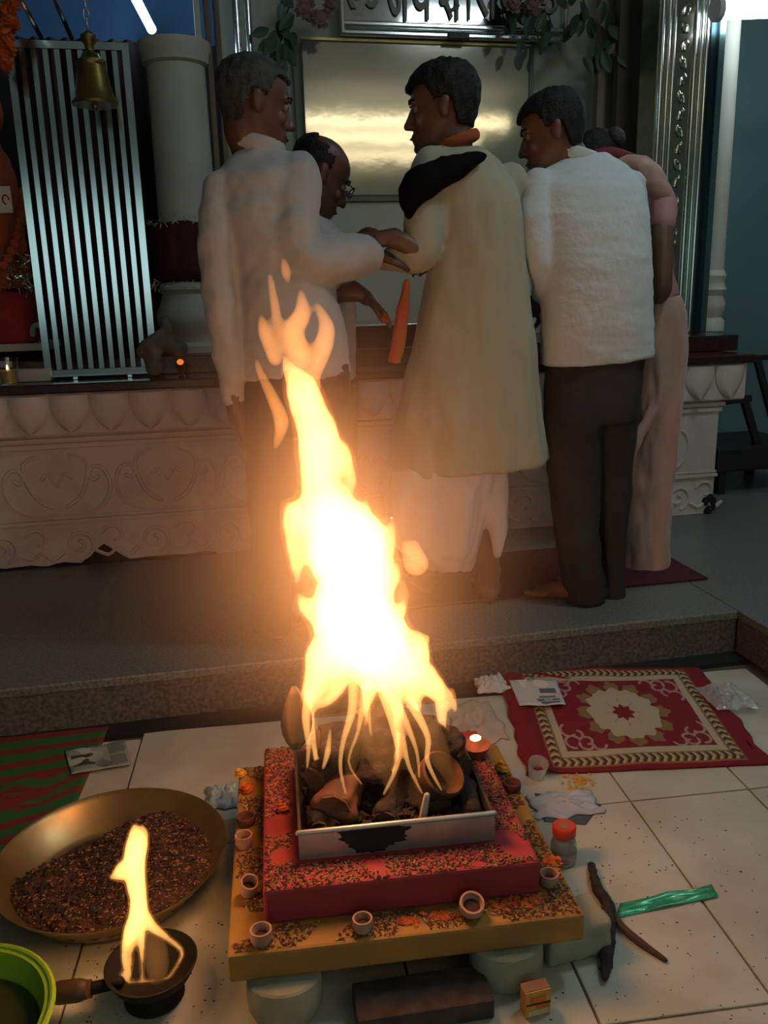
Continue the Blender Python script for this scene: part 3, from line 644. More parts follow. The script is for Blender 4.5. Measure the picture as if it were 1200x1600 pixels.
nk = PY(897, 246, 2.835); mb = MB(); mb.sweep([nk+Vector((.068*math.cos(t), .058*math.sin(t), .012+.012*math.sin(t)-.02*math.cos(t))) for t in [2*math.pi*k/20 for k in range(21)]], .017, n=8, sub=1, round_ends=False, flat=((0, 0, 1), 1.4)); sub('collar', mb, cotton_c, sh)
mb = MB(); mb.rings([ring(*a) for a in ((858, 545, 1004, 535, 2.72, .112), (852, 620, 998, 612, 2.71, .113), (853, 665, 992, 655, 2.70, .105))])
mb.rings([ring(*a) for a in ((858, 600, 950, 600, 2.70, .09), (852, 660, 940, 655, 2.69, .098), (856, 740, 934, 738, 2.68, .082), (867, 830, 934, 830, 2.665, .072), (878, 905, 942, 905, 2.66, .068), (880, 939, 944, 937, 2.66, .070))])
mb.rings([ring(*a) for a in ((905, 600, 990, 595, 2.73, .09), (910, 660, 992, 652, 2.74, .098), (918, 740, 986, 736, 2.75, .082), (930, 830, 977, 830, 2.73, .07), (936, 900, 971, 898, 2.715, .064), (937, 934, 972, 930, 2.715, .065))])
put('trousers', remesh(mb, VC, 5, (.006, (16, 16, 9))), trous, pm_)
# --- priest in the cream kurta
pr = thing('person', 'priest in long cream kurta and white dhoti, back turned, face to the left', 'person', PZ(765, 945, PZH), 'worshippers at the altar')
mb = MB(); hP = Head(PY(690, 172, 2.78), (-.96, .24, -.06), (.02, .05, 1), 1.06)
hP.build(mb, PY(708, 236, 2.77))
mb.rings([ring(690, 700, 790, 690, 2.71, .09), ring(680, 500, 810, 490, 2.72, .10), ring(690, 380, 805, 370, 2.73, .10), ring(680, 290, 795, 290, 2.75, .095), ring(685, 240, 760, 240, 2.77, .06)])
limb(mb, [(672, 265, 2.72, 22), (664, 330, 2.65, 19), (660, 392, 2.61, 17), (628, 378, 2.60, 15), (600, 372, 2.61, 11)])
hand(mb, PY(602, 372, 2.61), (-1, .12, -.18), (-.2, .7, -.6), .17, .6, 1)
limb(mb, [(795, 290, 2.78, 20), (800, 350, 2.9, 18), (745, 400, 3.05, 14), (700, 410, 3.12, 11)]); hand(mb, PY(700, 410, 3.12), (-.8, .5, 0), (0, .2, -1), .17, .5, -1)
for st, h_, tx in (((742, 780, 2.72), (768, 946), (752, 912)), ((680, 780, 2.72), (672, 936), (640, 905))):
    zf_ = PZH+.001
    hp = PZ(*h_, PZH); tp = PZ(*tx, PZH)
    if h_[0] == 672: zf_ = MATZ+.001
    foot(mb, hp, tp, zf_, hp+(tp-hp).normalized()*.04+Vector((0, 0, .12))); k_ = hp+(tp-hp).normalized()*.04
    mb.sweep([PY(*st), PY((st[0]+h_[0])/2, 840, st[2]), Vector((k_.x, k_.y, PZH+.10))], [.052, .050, .036], n=12)
put('body', remesh(mb, VB, 3), skin, pr); hP.eyes(pr)
hP.hair(pr, hairm, hair_std(.056, -.005, -.06), .017, .006)
mb = MB(); mb.rings([ring(*a) for a in ((612, 742, 856, 716, 2.70, .165), (618, 660, 846, 645, 2.70, .155), (636, 570, 835, 560, 2.71, .145), (660, 470, 824, 460, 2.72, .135), (672, 385, 817, 375, 2.73, .13), (668, 325, 814, 318, 2.74, .125), (654, 283, 805, 285, 2.75, .115), (655, 252, 778, 252, 2.76, .09), (675, 232, 748, 232, 2.77, .068))])
limb(mb, [(672, 262, 2.73, 30), (664, 330, 2.66, 31), (655, 395, 2.63, 29), (622, 402, 2.66, 25), (604, 408, 2.70, 18)])
limb(mb, [(795, 285, 2.78, 28), (802, 350, 2.88, 26), (750, 395, 3.0, 20)])
ku = put('kurta', remesh(mb, VC, 6, (.011, (11, 11, 3.2))), cream_k, pr)
mb = MB(); c_ = PY(712, 226, 2.77)
mb.sweep([c_+Vector((.064*math.cos(t), .06*math.sin(t), .006-.022*math.cos(t)*-1)) for t in [2*math.pi*k/20 for k in range(21)]], .013, n=8, sub=1, round_ends=False, flat=((0, 0, 1), 1.5))
osc = mat('orange scarf cloth', (.42, .085, .022), .85, var=.2)
put('scarf', remesh(mb, .006, 2), osc, pr)
mb = MB(); mb.rings([ring(*a) for a in ((632, 436, 640, 436, 2.60, .012), (620, 480, 640, 478, 2.60, .016), (612, 530, 634, 530, 2.60, .016), (606, 566, 626, 568, 2.60, .016))])
put('sash', remesh(mb, .004, 3, (.003, (40, 40, 8))), osc, pr)
mb = MB(); limb(mb, [(756, 244, 2.635, 8), (726, 254, 2.62, 16), (692, 268, 2.61, 22), (660, 288, 2.605, 27), (642, 308, 2.61, 22), (640, 335, 2.615, 8)])
put('shoulder_blur', remesh(mb, .008, 4, (.008, (15, 15, 15))), mat('black blur cloth', (.005, .005, .006), .95, spec=.1), pr)  # dark cloth shape added in place of the motion blur
mb = MB()
for a in (((604, 728, 800, 720, 2.70, .14), (598, 775, 775, 770, 2.69, .13), (602, 825, 756, 820, 2.68, .11), (628, 862, 746, 862, 2.68, .085), (668, 886, 738, 890, 2.68, .05)),
          ((738, 728, 790, 724, 2.64, .05), (748, 785, 792, 785, 2.63, .045), (766, 835, 790, 832, 2.63, .035), (773, 872, 780, 870, 2.63, .02)),
          ((700, 728, 760, 726, 2.60, .05), (690, 800, 742, 800, 2.60, .045), (690, 865, 735, 868, 2.61, .03))): mb.rings([ring(*q) for q in a])
put('dhoti', remesh(mb, VC, 4, (.012, (22, 22, 5))), dhoti_m, pr)
# --- grey haired man at the left
m1 = thing('person', 'grey haired man in pinkish white shirt reaching his arm right, behind the big flame', 'person', PZ(430, 1000, PZH), 'worshippers at the altar')
mb = MB(); h1 = Head(PY(399, 166, 2.64), (.95, .22, -.14), (.0, .06, 1), 1.06)
h1.build(mb, PY(398, 240, 2.65))
mb.rings([ring(385, 570, 530, 560, 2.58, .09), ring(385, 450, 515, 450, 2.59, .10), ring(355, 330, 485, 320, 2.62, .095), ring(372, 255, 455, 250, 2.64, .06)])
limb(mb, [(350, 310, 2.60, 22), (342, 400, 2.55, 19), (352, 500, 2.53, 17), (362, 600, 2.53, 14), (368, 640, 2.54, 11)])
hand(mb, PY(368, 640, 2.54), (.12, 0, -1), (.9, .3, 0), .18, .45, 1)
limb(mb, [(468, 280, 2.60, 24), (466, 350, 2.54, 22), (478, 405, 2.51, 20), (530, 405, 2.55, 18), (578, 400, 2.62, 12)])
hand(mb, PY(580, 400, 2.62), (.95, .3, -.05), (.1, .2, -1), .18, .4, 1)
for st, h_, tx in (((420, 600, 2.56), (428, 1004), (455, 972)), ((505, 600, 2.57), (498, 990), (520, 958))):
    hp = PZ(*h_, PZH); tp = PZ(*tx, PZH); foot(mb, hp, tp, PZH+.001, hp+(tp-hp).normalized()*.04+Vector((0, 0, .12))); k_ = hp+(tp-hp).normalized()*.04
    mb.sweep([PY(*st), PY((st[0]+h_[0])/2, 790, st[2]-.01), Vector((k_.x, k_.y, PZH+.10))], [.07, .05, .036], n=12)
put('body', remesh(mb, VB, 3), skin_d, m1); h1.eyes(m1)
h1.hair(m1, hairg, hair_std(.07, .0, -.06), .010)
mb = MB(); mb.rings([ring(*a) for a in ((374, 594, 546, 582, 2.58, .13), (372, 520, 540, 520, 2.58, .135), (368, 450, 522, 448, 2.59, .135), (352, 385, 503, 380, 2.60, .13), (334, 322, 494, 312, 2.62, .125), (340, 275, 490, 265, 2.63, .105), (360, 244, 462, 240, 2.645, .075), (372, 228, 432, 230, 2.65, .062))])
limb(mb, [(347, 300, 2.60, 30), (338, 380, 2.55, 28), (345, 470, 2.53, 27), (358, 560, 2.53, 23), (364, 618, 2.54, 18)])
limb(mb, [(466, 272, 2.60, 34), (462, 340, 2.54, 37), (472, 402, 2.51, 37), (520, 404, 2.55, 36), (566, 400, 2.60, 32)])
s1 = put('shirt', remesh(mb, VC, 5, (.009, (11, 11, 16))), cotton, m1)
c_ = PY(402, 234, 2.648); mb = MB(); mb.sweep([c_+Vector((.066*math.cos(t), .06*math.sin(t), .012-.014*math.cos(t))) for t in [2*math.pi*k/20 for k in range(21)]], .017, n=8, sub=1, round_ends=False, flat=((0, 0, 1), 1.5)); sub('collar', mb, cotton, s1)
mb = MB(); mb.rings([ring(*a) for a in ((378, 570, 546, 562, 2.575, .122), (380, 640, 546, 632, 2.565, .12), (382, 680, 542, 672, 2.56, .11))])
mb.rings([ring(*a) for a in ((381, 660, 466, 660, 2.55, .10), (387, 780, 462, 780, 2.54, .085), (392, 880, 456, 880, 2.53, .075), (396, 985, 455, 985, 2.525, .072))])
mb.rings([ring(*a) for a in ((460, 660, 546, 655, 2.57, .10), (465, 780, 538, 780, 2.56, .085), (468, 880, 528, 880, 2.56, .075), (470, 972, 525, 970, 2.555, .072))])
put('trousers', remesh(mb, VC, 5, (.006, (16, 16, 9))), trous_b, m1)
# --- balding man with glasses
m2 = thing('person', 'balding man with glasses bowing down, half hidden by the grey haired man', 'person', PZ(505, 935, PZH), 'worshippers at the altar')
mb = MB(); h2 = Head(PY(498, 277, 2.88), (.86, .22, -.46), (.3, .1, 1), 1.03)
h2.build(mb, PY(466, 340, 2.90))
mb.rings([ring(445, 600, 545, 595, 2.90, .09), ring(440, 480, 545, 480, 2.90, .10), ring(430, 390, 530, 380, 2.90, .09), ring(435, 340, 500, 335, 2.90, .06)])
limb(mb, [(515, 390, 2.86, 20), (500, 455, 2.80, 17), (540, 458, 2.80, 14), (566, 460, 2.80, 11)])
hand(mb, PY(565, 460, 2.80), (.75, 0, -.62), (-.45, 0, -.8), .165, .35, 1)
limb(mb, [(440, 400, 2.93, 20), (450, 470, 3.0, 17), (500, 480, 3.10, 12)]); hand(mb, PY(500, 480, 3.10), (.6, .8, 0), (0, 0, -1), .165, .4, -1)
for st, h_, tx in (((470, 600, 2.90), (482, 928), (508, 898)), ((530, 600, 2.90), (540, 918), (562, 888))):
    hp = PZ(*h_, PZH); tp = PZ(*tx, PZH); foot(mb, hp, tp, MATZ+.001, hp+(tp-hp).normalized()*.04+Vector((0, 0, .12))); k_ = hp+(tp-hp).normalized()*.04
    mb.sweep([PY(*st), PY((st[0]+h_[0])/2, 770, st[2]-.01), Vector((k_.x, k_.y, PZH+.11))], [.07, .05, .036], n=12)
put('body', remesh(mb, VB, 3), skin_d, m2); h2.eyes(m2)
def baldline(x, y, z):
    if z > .080 and y > -.06: return False
    if y > -.02: return z > .01 and z < .06 and y < .01
    return z > -.05
h2.hair(m2, hairm, baldline, .006, .002)
gl_ = MB()
for x in (-1, 1):
    gl_.sweep([h2.p(x*.033+.022*math.cos(t), .108-.004*abs(math.cos(t)), .0+.017*math.sin(t)) for t in [2*math.pi*k/16 for k in range(17)]], .0022, n=5, sub=1, round_ends=False)
    gl_.sweep([h2.p(x*.055, .104, .004), h2.p(x*.082, .07, .006), h2.p(x*.086, -.01, .004)], .002, n=5, sub=2)
gl_.sweep([h2.p(-.011, .110, .004), h2.p(.011, .110, .004)], .0022, n=5, sub=1); put('glasses', gl_, mat('black plastic', (.01, .01, .01), .3), m2)
mb = MB(); mb.rings([ring(*a) for a in ((440, 602, 556, 592, 2.90, .12), (436, 520, 556, 515, 2.90, .125), (430, 430, 556, 425, 2.90, .12), (425, 380, 545, 372, 2.90, .11), (432, 350, 520, 345, 2.90, .085), (445, 335, 495, 332, 2.90, .06))])
limb(mb, [(515, 385, 2.87, 28), (502, 440, 2.82, 26), (514, 452, 2.81, 22)]); limb(mb, [(440, 390, 2.93, 28), (446, 450, 2.97, 24)])
put('shirt', remesh(mb, VC, 5, (.007, (12, 12, 16))), cotton, m2)
mb = MB(); mb.rings([ring(*a) for a in ((444, 585, 552, 580, 2.90, .11), (446, 650, 550, 645, 2.90, .105))])
mb.rings([ring(*a) for a in ((446, 640, 502, 640, 2.90, .09), (452, 760, 502, 760, 2.89, .075), (458, 900, 505, 900, 2.88, .066))])
mb.rings([ring(*a) for a in ((498, 640, 551, 640, 2.90, .09), (506, 760, 552, 760, 2.90, .075), (518, 890, 560, 890, 2.90, .066))])
put('trousers', remesh(mb, VC, 5, (.006, (16, 16, 9))), trous_b, m2)
fl_ = put('marigold_flower', fm.copy(), om, label='orange marigold pinched in the bowing man\'s fingers', cat='flower'); fl_.location = PY(598, 499, 2.75); fl_.scale = (.5,)*3; fl_.rotation_euler = (.7, .4, 0)
# --- woman in the pink sari
wo = thing('person', 'woman in pale pink sari bending forward behind the man in the crinkled shirt', 'person', PZ(1000, 885, PZH), 'worshippers at the altar')
mb = MB(); hw = Head(PY(930, 262, 3.12), (-.72, .45, -.55), (-.2, .2, 1), .95)
hw.build(mb, PY(972, 290, 3.10))
mb.rings([ring(985, 480, 1050, 470, 3.07, .10), ring(978, 380, 1045, 375, 3.07, .10), ring(965, 315, 1040, 305, 3.08, .09), ring(958, 285, 1010, 275, 3.09, .06)])
limb(mb, [(1025, 310, 3.03, 19), (1033, 350, 2.95, 18), (1034, 420, 2.92, 17), (1030, 460, 2.94, 16), (1000, 452, 3.10, 13), (960, 420, 3.22, 10)])
hand(mb, PY(960, 420, 3.22), (-.7, .6, .1), (0, .2, -1), .155, .4, 1)
limb(mb, [(968, 320, 3.12, 18), (950, 390, 3.2, 15), (930, 410, 3.3, 10)]); hand(mb, PY(930, 410, 3.3), (-.6, .7, 0), (0, .2, -1), .155, .4, -1)
for h_, tx in (((990, 878), (965, 858)), ((1022, 874), (1000, 852))):
    hp = PZ(*h_, PZH); tp = PZ(*tx, PZH); foot(mb, hp, tp, MATZ+.001, hp+(tp-hp).normalized()*.04+Vector((0, 0, .12)), .92); k_ = hp+(tp-hp).normalized()*.04
    mb.sweep([PY(h_[0]+15, 520, 3.07), PY(h_[0]+10, 700, 3.06), Vector((k_.x, k_.y, PZH+.11))], [.07, .05, .034], n=12)
put('body', remesh(mb, VB, 3), skin, wo); hw.eyes(wo)
ho = hw.hair(wo, hairm, hair_std(.05, -.03, -.08), .013)
sub('bun', MB().ell(hw.p(0, -.115, .045), (hw.vec(.04, 0, 0), hw.vec(0, .034, 0), hw.vec(0, 0, .04)), 14), mat('dark brown hair', (.03, .014, .012), .6, bump=.6, bscale=120), ho)
mb = MB(); limb(mb, [(930, 243, 3.03, 9), (955, 241, 3.02, 11), (990, 250, 3.04, 9)]); put('blouse_collar', remesh(mb, .006, 2), mat('crimson cloth', (.16, .012, .025), .8), wo)
sari = mat('pink silk sari', (.50, .26, .22), .55, col2=(.40, .24, .17), vscale=5, bump=.2, bscale=24, sheen=.4)
mb = MB(); mb.rings([ring(*a) for a in ((966, 890, 1040, 874, 3.02, .125), (968, 830, 1040, 822, 3.03, .12), (976, 740, 1046, 735, 3.05, .12), (984, 650, 1058, 642, 3.06, .125), (985, 560, 1064, 552, 3.07, .13), (982, 500, 1064, 490, 3.07, .125), (985, 460, 1056, 462, 3.07, .115))])
mb.sweep([PY(1050, 560, 2.97), PY(1020, 640, 2.95), PY(990, 700, 2.94), PY(972, 760, 2.96)], [.03, .022, .02, .015], n=8)
put('sari_skirt', remesh(mb, VC, 4, (.011, (20, 20, 5))), sari, wo)
mb = MB(); mb.rings([ring(*a) for a in ((984, 470, 1054, 462, 3.07, .115), (974, 400, 1040, 390, 3.08, .11), (962, 330, 1040, 320, 3.08, .11), (952, 295, 1034, 275, 3.09, .10), (955, 268, 1008, 252, 3.10, .065))])
limb(mb, [(1015, 290, 3.06, 26), (1032, 318, 2.99, 25), (1034, 346, 2.955, 23)])
put('blouse', remesh(mb, VC, 4, (.007, (14, 14, 10))), mat('rose blouse', (.42, .20, .20), .7, col2=(.33, .17, .15), vscale=5), wo)
mb = MB(); limb(mb, [(970, 258, 3.02, 13), (1000, 262, 2.99, 20), (1022, 285, 2.97, 20), (1040, 312, 2.96, 12), (1046, 335, 2.95, 7)])
put('sari_pallu', remesh(mb, .008, 4, (.008, (18, 18, 18))), sari, wo)
# ------------------------------------------------------------------ fire altar
KX, KY = .18, 1.515
ZY0, ZY1, ZR1 = .078, .132, .20
conc = mat('pale concrete', (.34, .34, .25), .9, var=.25, vscale=14, bump=.4, bscale=50)
def stone(name, label, px, py, sx, sy, rz=0, z1=ZY0):
    p = PZ(px, py, 0); mb = MB()
    mb.lathe([(.86, .001), (.98, .02), (1, z1*.6), (.97, z1-.004), (.90, z1-.0005)], (p.x, p.y, 0), Matrix.Rotation(rz, 3, 'Z') @ Matrix.Diagonal((sx, sy, 1)), n=20)
    return put(name, mb, conc, label=label, cat='stone', group='supports under the fire altar')
stone('support_stone', 'round pale stone under the front left corner of the yellow slab', 447, 1577, .066, .055)
stone('support_stone', 'round pale stone behind the matchbox under the yellow slab', 790, 1522, .068, .055)
pb = PZ(905, 1500, 0)
put('support_block', remesh(MB().box((pb.x-.005, pb.y+.035, ZY0/2), (.13, .09, ZY0-.004), Matrix.Rotation(.15, 3, 'Z'), .008), .008, 3, (.003, (30, 30, 30))), conc, label='grey rough block jutting out under the right end of the yellow slab', cat='stone', group='supports under the fire altar')
pbk = PZ(660, 1578, 0)
put('brick', MB().box((pbk.x, pbk.y, .02), (.235, .085, .038), Matrix.Rotation(.03, 3, 'Z'), .004), mat('dark brick', (.07, .055, .045), .95, var=.5, vscale=30, bump=.5), label='dark flat brick lying under the front of the yellow slab', cat='brick')
yel = mat('yellow ochre paint', (.36, .19, .030), .75, col2=(.24, .13, .03), vscale=9, bump=.15, bscale=50)
red = mat('red painted plaster', (.32, .030, .036), .7, col2=(.23, .02, .024), vscale=7, bump=.12, bscale=50)
ys = put('yellow_slab', MB().box((KX, KY, (ZY0+ZY1)/2), (.625, .60, ZY1-ZY0), None, .006), yel, label='square yellow painted base slab of the fire altar', cat='slab')
rs_ = put('red_slab', MB().box((KX, KY+.01, (ZY1+ZR1)/2+.0005), (.500, .49, ZR1-ZY1), None, .006), red, label='square red painted upper slab of the fire altar', cat='slab')
kf0, kf1 = PZ(468, 1345, ZR1), PZ(772, 1312, ZR1); ktop = .058
kx0, kx1, ky0 = kf0.x, kf1.x, (kf0.y+kf1.y)/2; ky1 = ky0+.29; kc = ((kx0+kx1)/2, (ky0+ky1)/2)
tr = thing('fire_trough', 'square sooty steel fire trough on the red slab', 'trough', (kc[0], kc[1], ZR1))
tst = mat('sooty steel sheet', (.50, .52, .50), .38, .75, col2=(.36, .37, .36), vscale=10); soot = mat('soot', (.012, .010, .010), .9)
hx, hy = (kx1-kx0)/2, (ky1-ky0)/2; zb0 = ZR1+.001
for nm, c_, sz in (('front_wall', (kc[0], ky0, zb0+ktop/2), (2*hx, .006, ktop)), ('back_wall', (kc[0], ky1, zb0+ktop/2), (2*hx, .006, ktop)), ('side_wall', (kx0+.003, kc[1], zb0+ktop/2), (.006, 2*hy-.0065, ktop)), ('side_wall', (kx1-.003, kc[1], zb0+ktop/2), (.006, 2*hy-.0065, ktop))):
    w = put(nm, MB().box(c_, sz, None, .001), tst if nm == 'front_wall' else mat('sooted steel', (.06, .055, .05), .6, .4, var=.4, vscale=20), tr)
    if nm == 'front_wall':
        sub('rolled_rim', MB().sweep([Vector((kx0, ky0-.002, zb0+ktop)), Vector((kx1, ky0-.002, zb0+ktop))], .005, n=10, sub=1), tst, w)
        sm = [(.0, .002), (.36, .0), (.55, .004), (.54, .016), (.5, .02), (.52, .036), (.40, .05), (.49, .056), (.2, .056), (.24, .045), (.19, .03), (.28, .02), (.24, .010)]
        poly = [(kx0+.105+(x-.2)*.35, z) for x, z in sm[2:]]
        M_ = Matrix(((1, 0, 0, 0), (0, 0, 1, ky0-.0042), (0, 1, 0, zb0), (0, 0, 0, 1)))
        so_ = []
        for k in range(60):
            t_ = 2*math.pi*k/60; rr = 1+.35*noise.noise((math.cos(t_)*2.2+4, math.sin(t_)*2.2, 1))+.2*noise.noise((math.cos(t_)*7, math.sin(t_)*7, 9))
            so_.append((kx0+.138+.062*rr*math.cos(t_)*(1+.4*math.sin(t_)), min(.0545, max(.002, .034+.034*rr*math.sin(t_)))))
        sub('soot_patch', MB().prism(so_, .001, M_), soot, w, 'black soot stain')
put('floor_plate', MB().box((kc[0], kc[1], zb0+.003), (2*hx-.014, 2*hy-.014, .004)), soot, tr)
# ash and firewood
bark = mat('charred bark', (.020, .011, .007), .9, col2=(.012, .008, .007), vscale=22, bump=.7, bscale=60); cut = mat('burning cut wood', (.16, .06, .025), .8, col2=(.05, .02, .01), vscale=16)
def log(label, p, q, r, m=bark):
    t = thing('firewood_log', label, 'log', p, 'firewood in the trough'); p, q = Vector(p), Vector(q); d = (q-p)
    o = put('bark', remesh(MB().sweep([p, p.lerp(q, .33)+Vector((random.uniform(-.008, .008),)*3), p.lerp(q, .66), q], [r, r*1.08, r*.96, r*.9], n=9, round_ends=False), .006, 1, (.012, (22, 22, 22))), m, t)
    put('cut_face', MB().sweep([p-d.normalized()*.0035, p+d.normalized()*.004], r*.85, n=9, sub=1, round_ends=False), cut if m is cut else mat('charred cut face', (.045, .022, .013), .9, var=.5, vscale=40), t)
zl = zb0+.006
K = Vector((kc[0], kc[1], 0))
log('thick log with its pale cut end facing out at the left of the trough', K+Vector((-.115, -.09, zl+.050)), K+Vector((-.05, .11, zl+.05)), .042, cut)
log('charred log lying in the middle of the trough', K+Vector((-.02, -.115, zl+.032)), K+Vector((.03, .1, zl+.04)), .030)
log('charred log lying at the right of the trough', K+Vector((.085, -.10, zl+.036)), K+Vector((.05, .11, zl+.036)), .034)
log('log stacked crosswise on top at the back of the fire', K+Vector((-.13, .05, zl+.115)), K+Vector((.12, .07, zl+.115)), .036)
log('slanting log rising out of the left side of the fire', K+Vector((-.12, -.02, zl+.125)), K+Vector((.02, .04, zl+.205)), .030)
log('slanting log leaning in from the right side of the fire', K+Vector((.145, -.02, zl+.115)), K+Vector((.0, .02, zl+.185)), .030)
log('short log poking up in the middle of the flames', K+Vector((-.03, -.05, zl+.085)), K+Vector((.0, .02, zl+.24)), .030)
log('thin charred stick along the left wall of the trough', K+Vector((-.145, -.11, zl+.03)), K+Vector((-.14, .12, zl+.05)), .02)
log('thin charred stick along the right wall of the trough', K+Vector((.145, -.12, zl+.03)), K+Vector((.135, .12, zl+.05)), .02)
log('dark log lying against the back wall of the trough', K+Vector((-.14, .115, zl+.07)), K+Vector((.14, .12, zl+.075)), .03)
log('dark log stacked low on the left under the slanting one', K+Vector((-.145, -.03, zl+.085)), K+Vector((-.03, .09, zl+.10)), .03)
log('dark log stacked low on the right under the slanting one', K+Vector((.15, -.03, zl+.075)), K+Vector((.06, .10, zl+.09)), .03)
mb = MB()
for i in range(420):
    x, y = random.uniform(-hx+.02, hx-.02), random.uniform(-hy+.02, hy-.02); s_ = random.uniform(.006, .016)
    R_ = Matrix.Rotation(random.random()*6, 3, 'Z') @ Matrix.Rotation(random.random()*6, 3, 'X'); z_ = zl+.018+random.uniform(0, .022)
    mb.box((kc[0]+x, kc[1]+y, z_), (s_*1.6, s_, s_*.8), R_)
put('charcoal_bed', mb, mat('charcoal', (.012, .009, .008), .9, var=.5, vscale=50), label='bed of black charcoal crumbs filling the steel trough', cat='charcoal', kind='stuff')
cb = K+Vector((.095, -.075, zl+.095))
t = thing('coconut_shell', 'burning split coconut shell at the right of the trough', 'coconut', cb)
Rm = Matrix.Rotation(.5, 3, 'Y') @ Matrix.Rotation(.5, 3, 'X')
put('shell', MB().lathe([(.004, -.045), (.030, -.036), (.045, -.012), (.047, .012), (.043, .016), (.040, .0), (.028, -.024), (.003, -.034)], cb, Rm, n=24), mat('coconut husk', (.10, .04, .02), .85, var=.5, vscale=30), t)
stick = PZ(668, 1262, .30); put('wood_chip', MB().sweep([K+Vector((.048, -.125, zl+.03)), K+Vector((.060, -.12, zl+.085))], [.008, .006], n=6, sub=1), mat('grey chip', (.3, .3, .3), .8), label='small pale wood chip sticking up inside the front of the trough', cat='wood')
lf = leaf_mesh(.12, .07); lfo = put('dry_leaf', lf, mat('dark dry leaf', (.06, .035, .015), .7), label='dark dry leaf hanging at the left edge of the fire', cat='leaf')
lfo.location = PY(463, 1172, 1.46); lfo.rotation_euler = (math.radians(78), 0.1, .25); lfo.modifiers.new('s', 'SOLIDIFY').thickness = .002
# ------------------------------------------------------------------ offerings on the slabs
clay = mat('pale clay', (.42, .26, .19), .85, col2=(.30, .17, .12), vscale=30); dark = mat('dark clay', (.10, .035, .025), .85)
def cup(label, px, py, z, r=.019, h=.03, tilt=(0, 0), m=clay):
    p = PZ(px, py, z); M_ = Matrix.Rotation(tilt[0], 3, 'X') @ Matrix.Rotation(tilt[1], 3, 'Y'); lift = r*abs(math.sin(max(abs(tilt[0]), abs(tilt[1]))))
    c_ = Vector((p.x, p.y, z+.0008+lift)); t = thing('clay_cup', label, 'cup', c_, 'clay cups set round the fire altar')
    put('wall', MB().lathe([(r*.80, 0), (r*.98, h*.3), (r, h*.8), (r*.97, h), (r*.80, h), (r*.74, h*.7), (r*.6, h*.25), (.001, h*.22)], c_, M_, n=20), m, t)
    put('filling', MB().lathe([(r*.62, h*.24), (r*.66, h*.45), (r*.3, h*.52), (.001, h*.5)], c_, M_, n=14), mat('dark filling', (.07, .025, .015), .9, var=.5, vscale=80), t)
cup('pale clay cup on the left of the yellow slab, rearmost of the row', 382, 1322, ZY1, .018, .026)
cup('pale clay cup tipped over halfway along the left of the yellow slab', 387, 1398, ZY1, .017, .032, (.35, .2))
cup('pale clay cup on the front left corner of the yellow slab', 409, 1472, ZY1, .0195, .026)
cup('dusky pink clay cup in the middle of the yellow slab front', 567, 1453, ZY1, .018, .024)
cup('large round open clay cup near the orange petals at the front', 736, 1428, ZY1, .0225, .024, (.35, 0))
cup('grey pink clay cup at the front right corner beside the red slab', 858, 1382, ZY1, .018, .024)
cup('dark clay cup at the left behind the pale row of cups', 385, 1287, ZY1, .02, .018, (0, 0), dark)
cup('dark clay cup at the right rear of the yellow slab', 800, 1235, ZY1, .02, .02, (0, 0), dark)
def blossom(label, px, py, z, s_, me_):
    o = put('marigold_flower', me_.copy(), om, label=label, cat='flower', group='marigolds on the fire altar'); p = PZ(px, py, z); o.location = (p.x, p.y, z+.004); o.scale = (s_,)*3; o.rotation_euler = (random.uniform(-.3, .3), random.uniform(-.3, .3), random.random()*6)
fy = flower_mesh(.045, 5); fy.materials.append(ym)
blossom('bright orange marigold at the rear left corner of the yellow slab', 386, 1236, ZY1, .42, fm)
blossom('yellow marigold at the very rear left corner of the yellow slab', 375, 1212, ZY1, .36, fy)
blossom('orange marigold on the left side of the red slab', 441, 1268, ZR1, .34, fm)
blossom('yellow marigold bunch at the rear right corner of the yellow slab', 782, 1205, ZY1, .55, fy)
# little lit lamp at the rear right of the red slab
dp = Vector((kx1+.035, PZ(740, 1190, ZR1).y+.02, ZR1)); d_ = thing('diya_lamp', 'small red clay lamp with a bright flame at the rear right of the red slab', 'lamp', dp)
put('bowl', MB().lathe([(.018, .001), (.034, .03), (.03, .03), (.004, .012)], dp, n=20), mat('red clay', (.22, .05, .035), .8), d_)
put('flame', MB().ell(dp+Vector((0, 0, .046)), ((.013, 0, 0), (0, .010, 0), (0, 0, .0065)), 10), emit('diya flame', (1, .55, .16), 12), d_)
# grains, ash and petals on the altar: uncountable
def scatter(name, label, cat, n_, area, m_, size, parent=None, hz=None):
    mb = MB()
    for i in range(n_):
        p = area()
        if p is None: continue
        t = random.random()*6.28; l = size*random.uniform(.5, 1.5); w = l*random.uniform(.25, .6); hh = l*random.uniform(.15, .5)
        d = Vector((math.cos(t), math.sin(t), random.uniform(-.1, .3))); s_ = Vector((-math.sin(t), math.cos(t), 0))
        mb.add([p-d*l, p+s_*w, p+d*l, p-s_*w, p+Vector((0, 0, hh))], [(0, 1, 4), (1, 2, 4), (2, 3, 4), (3, 0, 4), (3, 2, 1, 0)])
    me = bpy.data.meshes.new(name); me.from_pydata([tuple(v) for v in mb.v], [], mb.f)
    return put(name, me, m_, label=label, cat=cat, kind='stuff')
hR_, hY_ = .245, .305
def on_red():
    for _ in range(30):
        x, y = random.uniform(-hR_, hR_), random.uniform(-hR_+.003, hR_-.003)
        wx, wy = KX+x, KY+.01+y
        if not (kx0-.012 < wx < kx1+.012 and ky0-.012 < wy < ky1+.012) and noise.noise((wx*14, wy*14, 1)) > -.32: return Vector((wx, wy, ZR1+.0015))
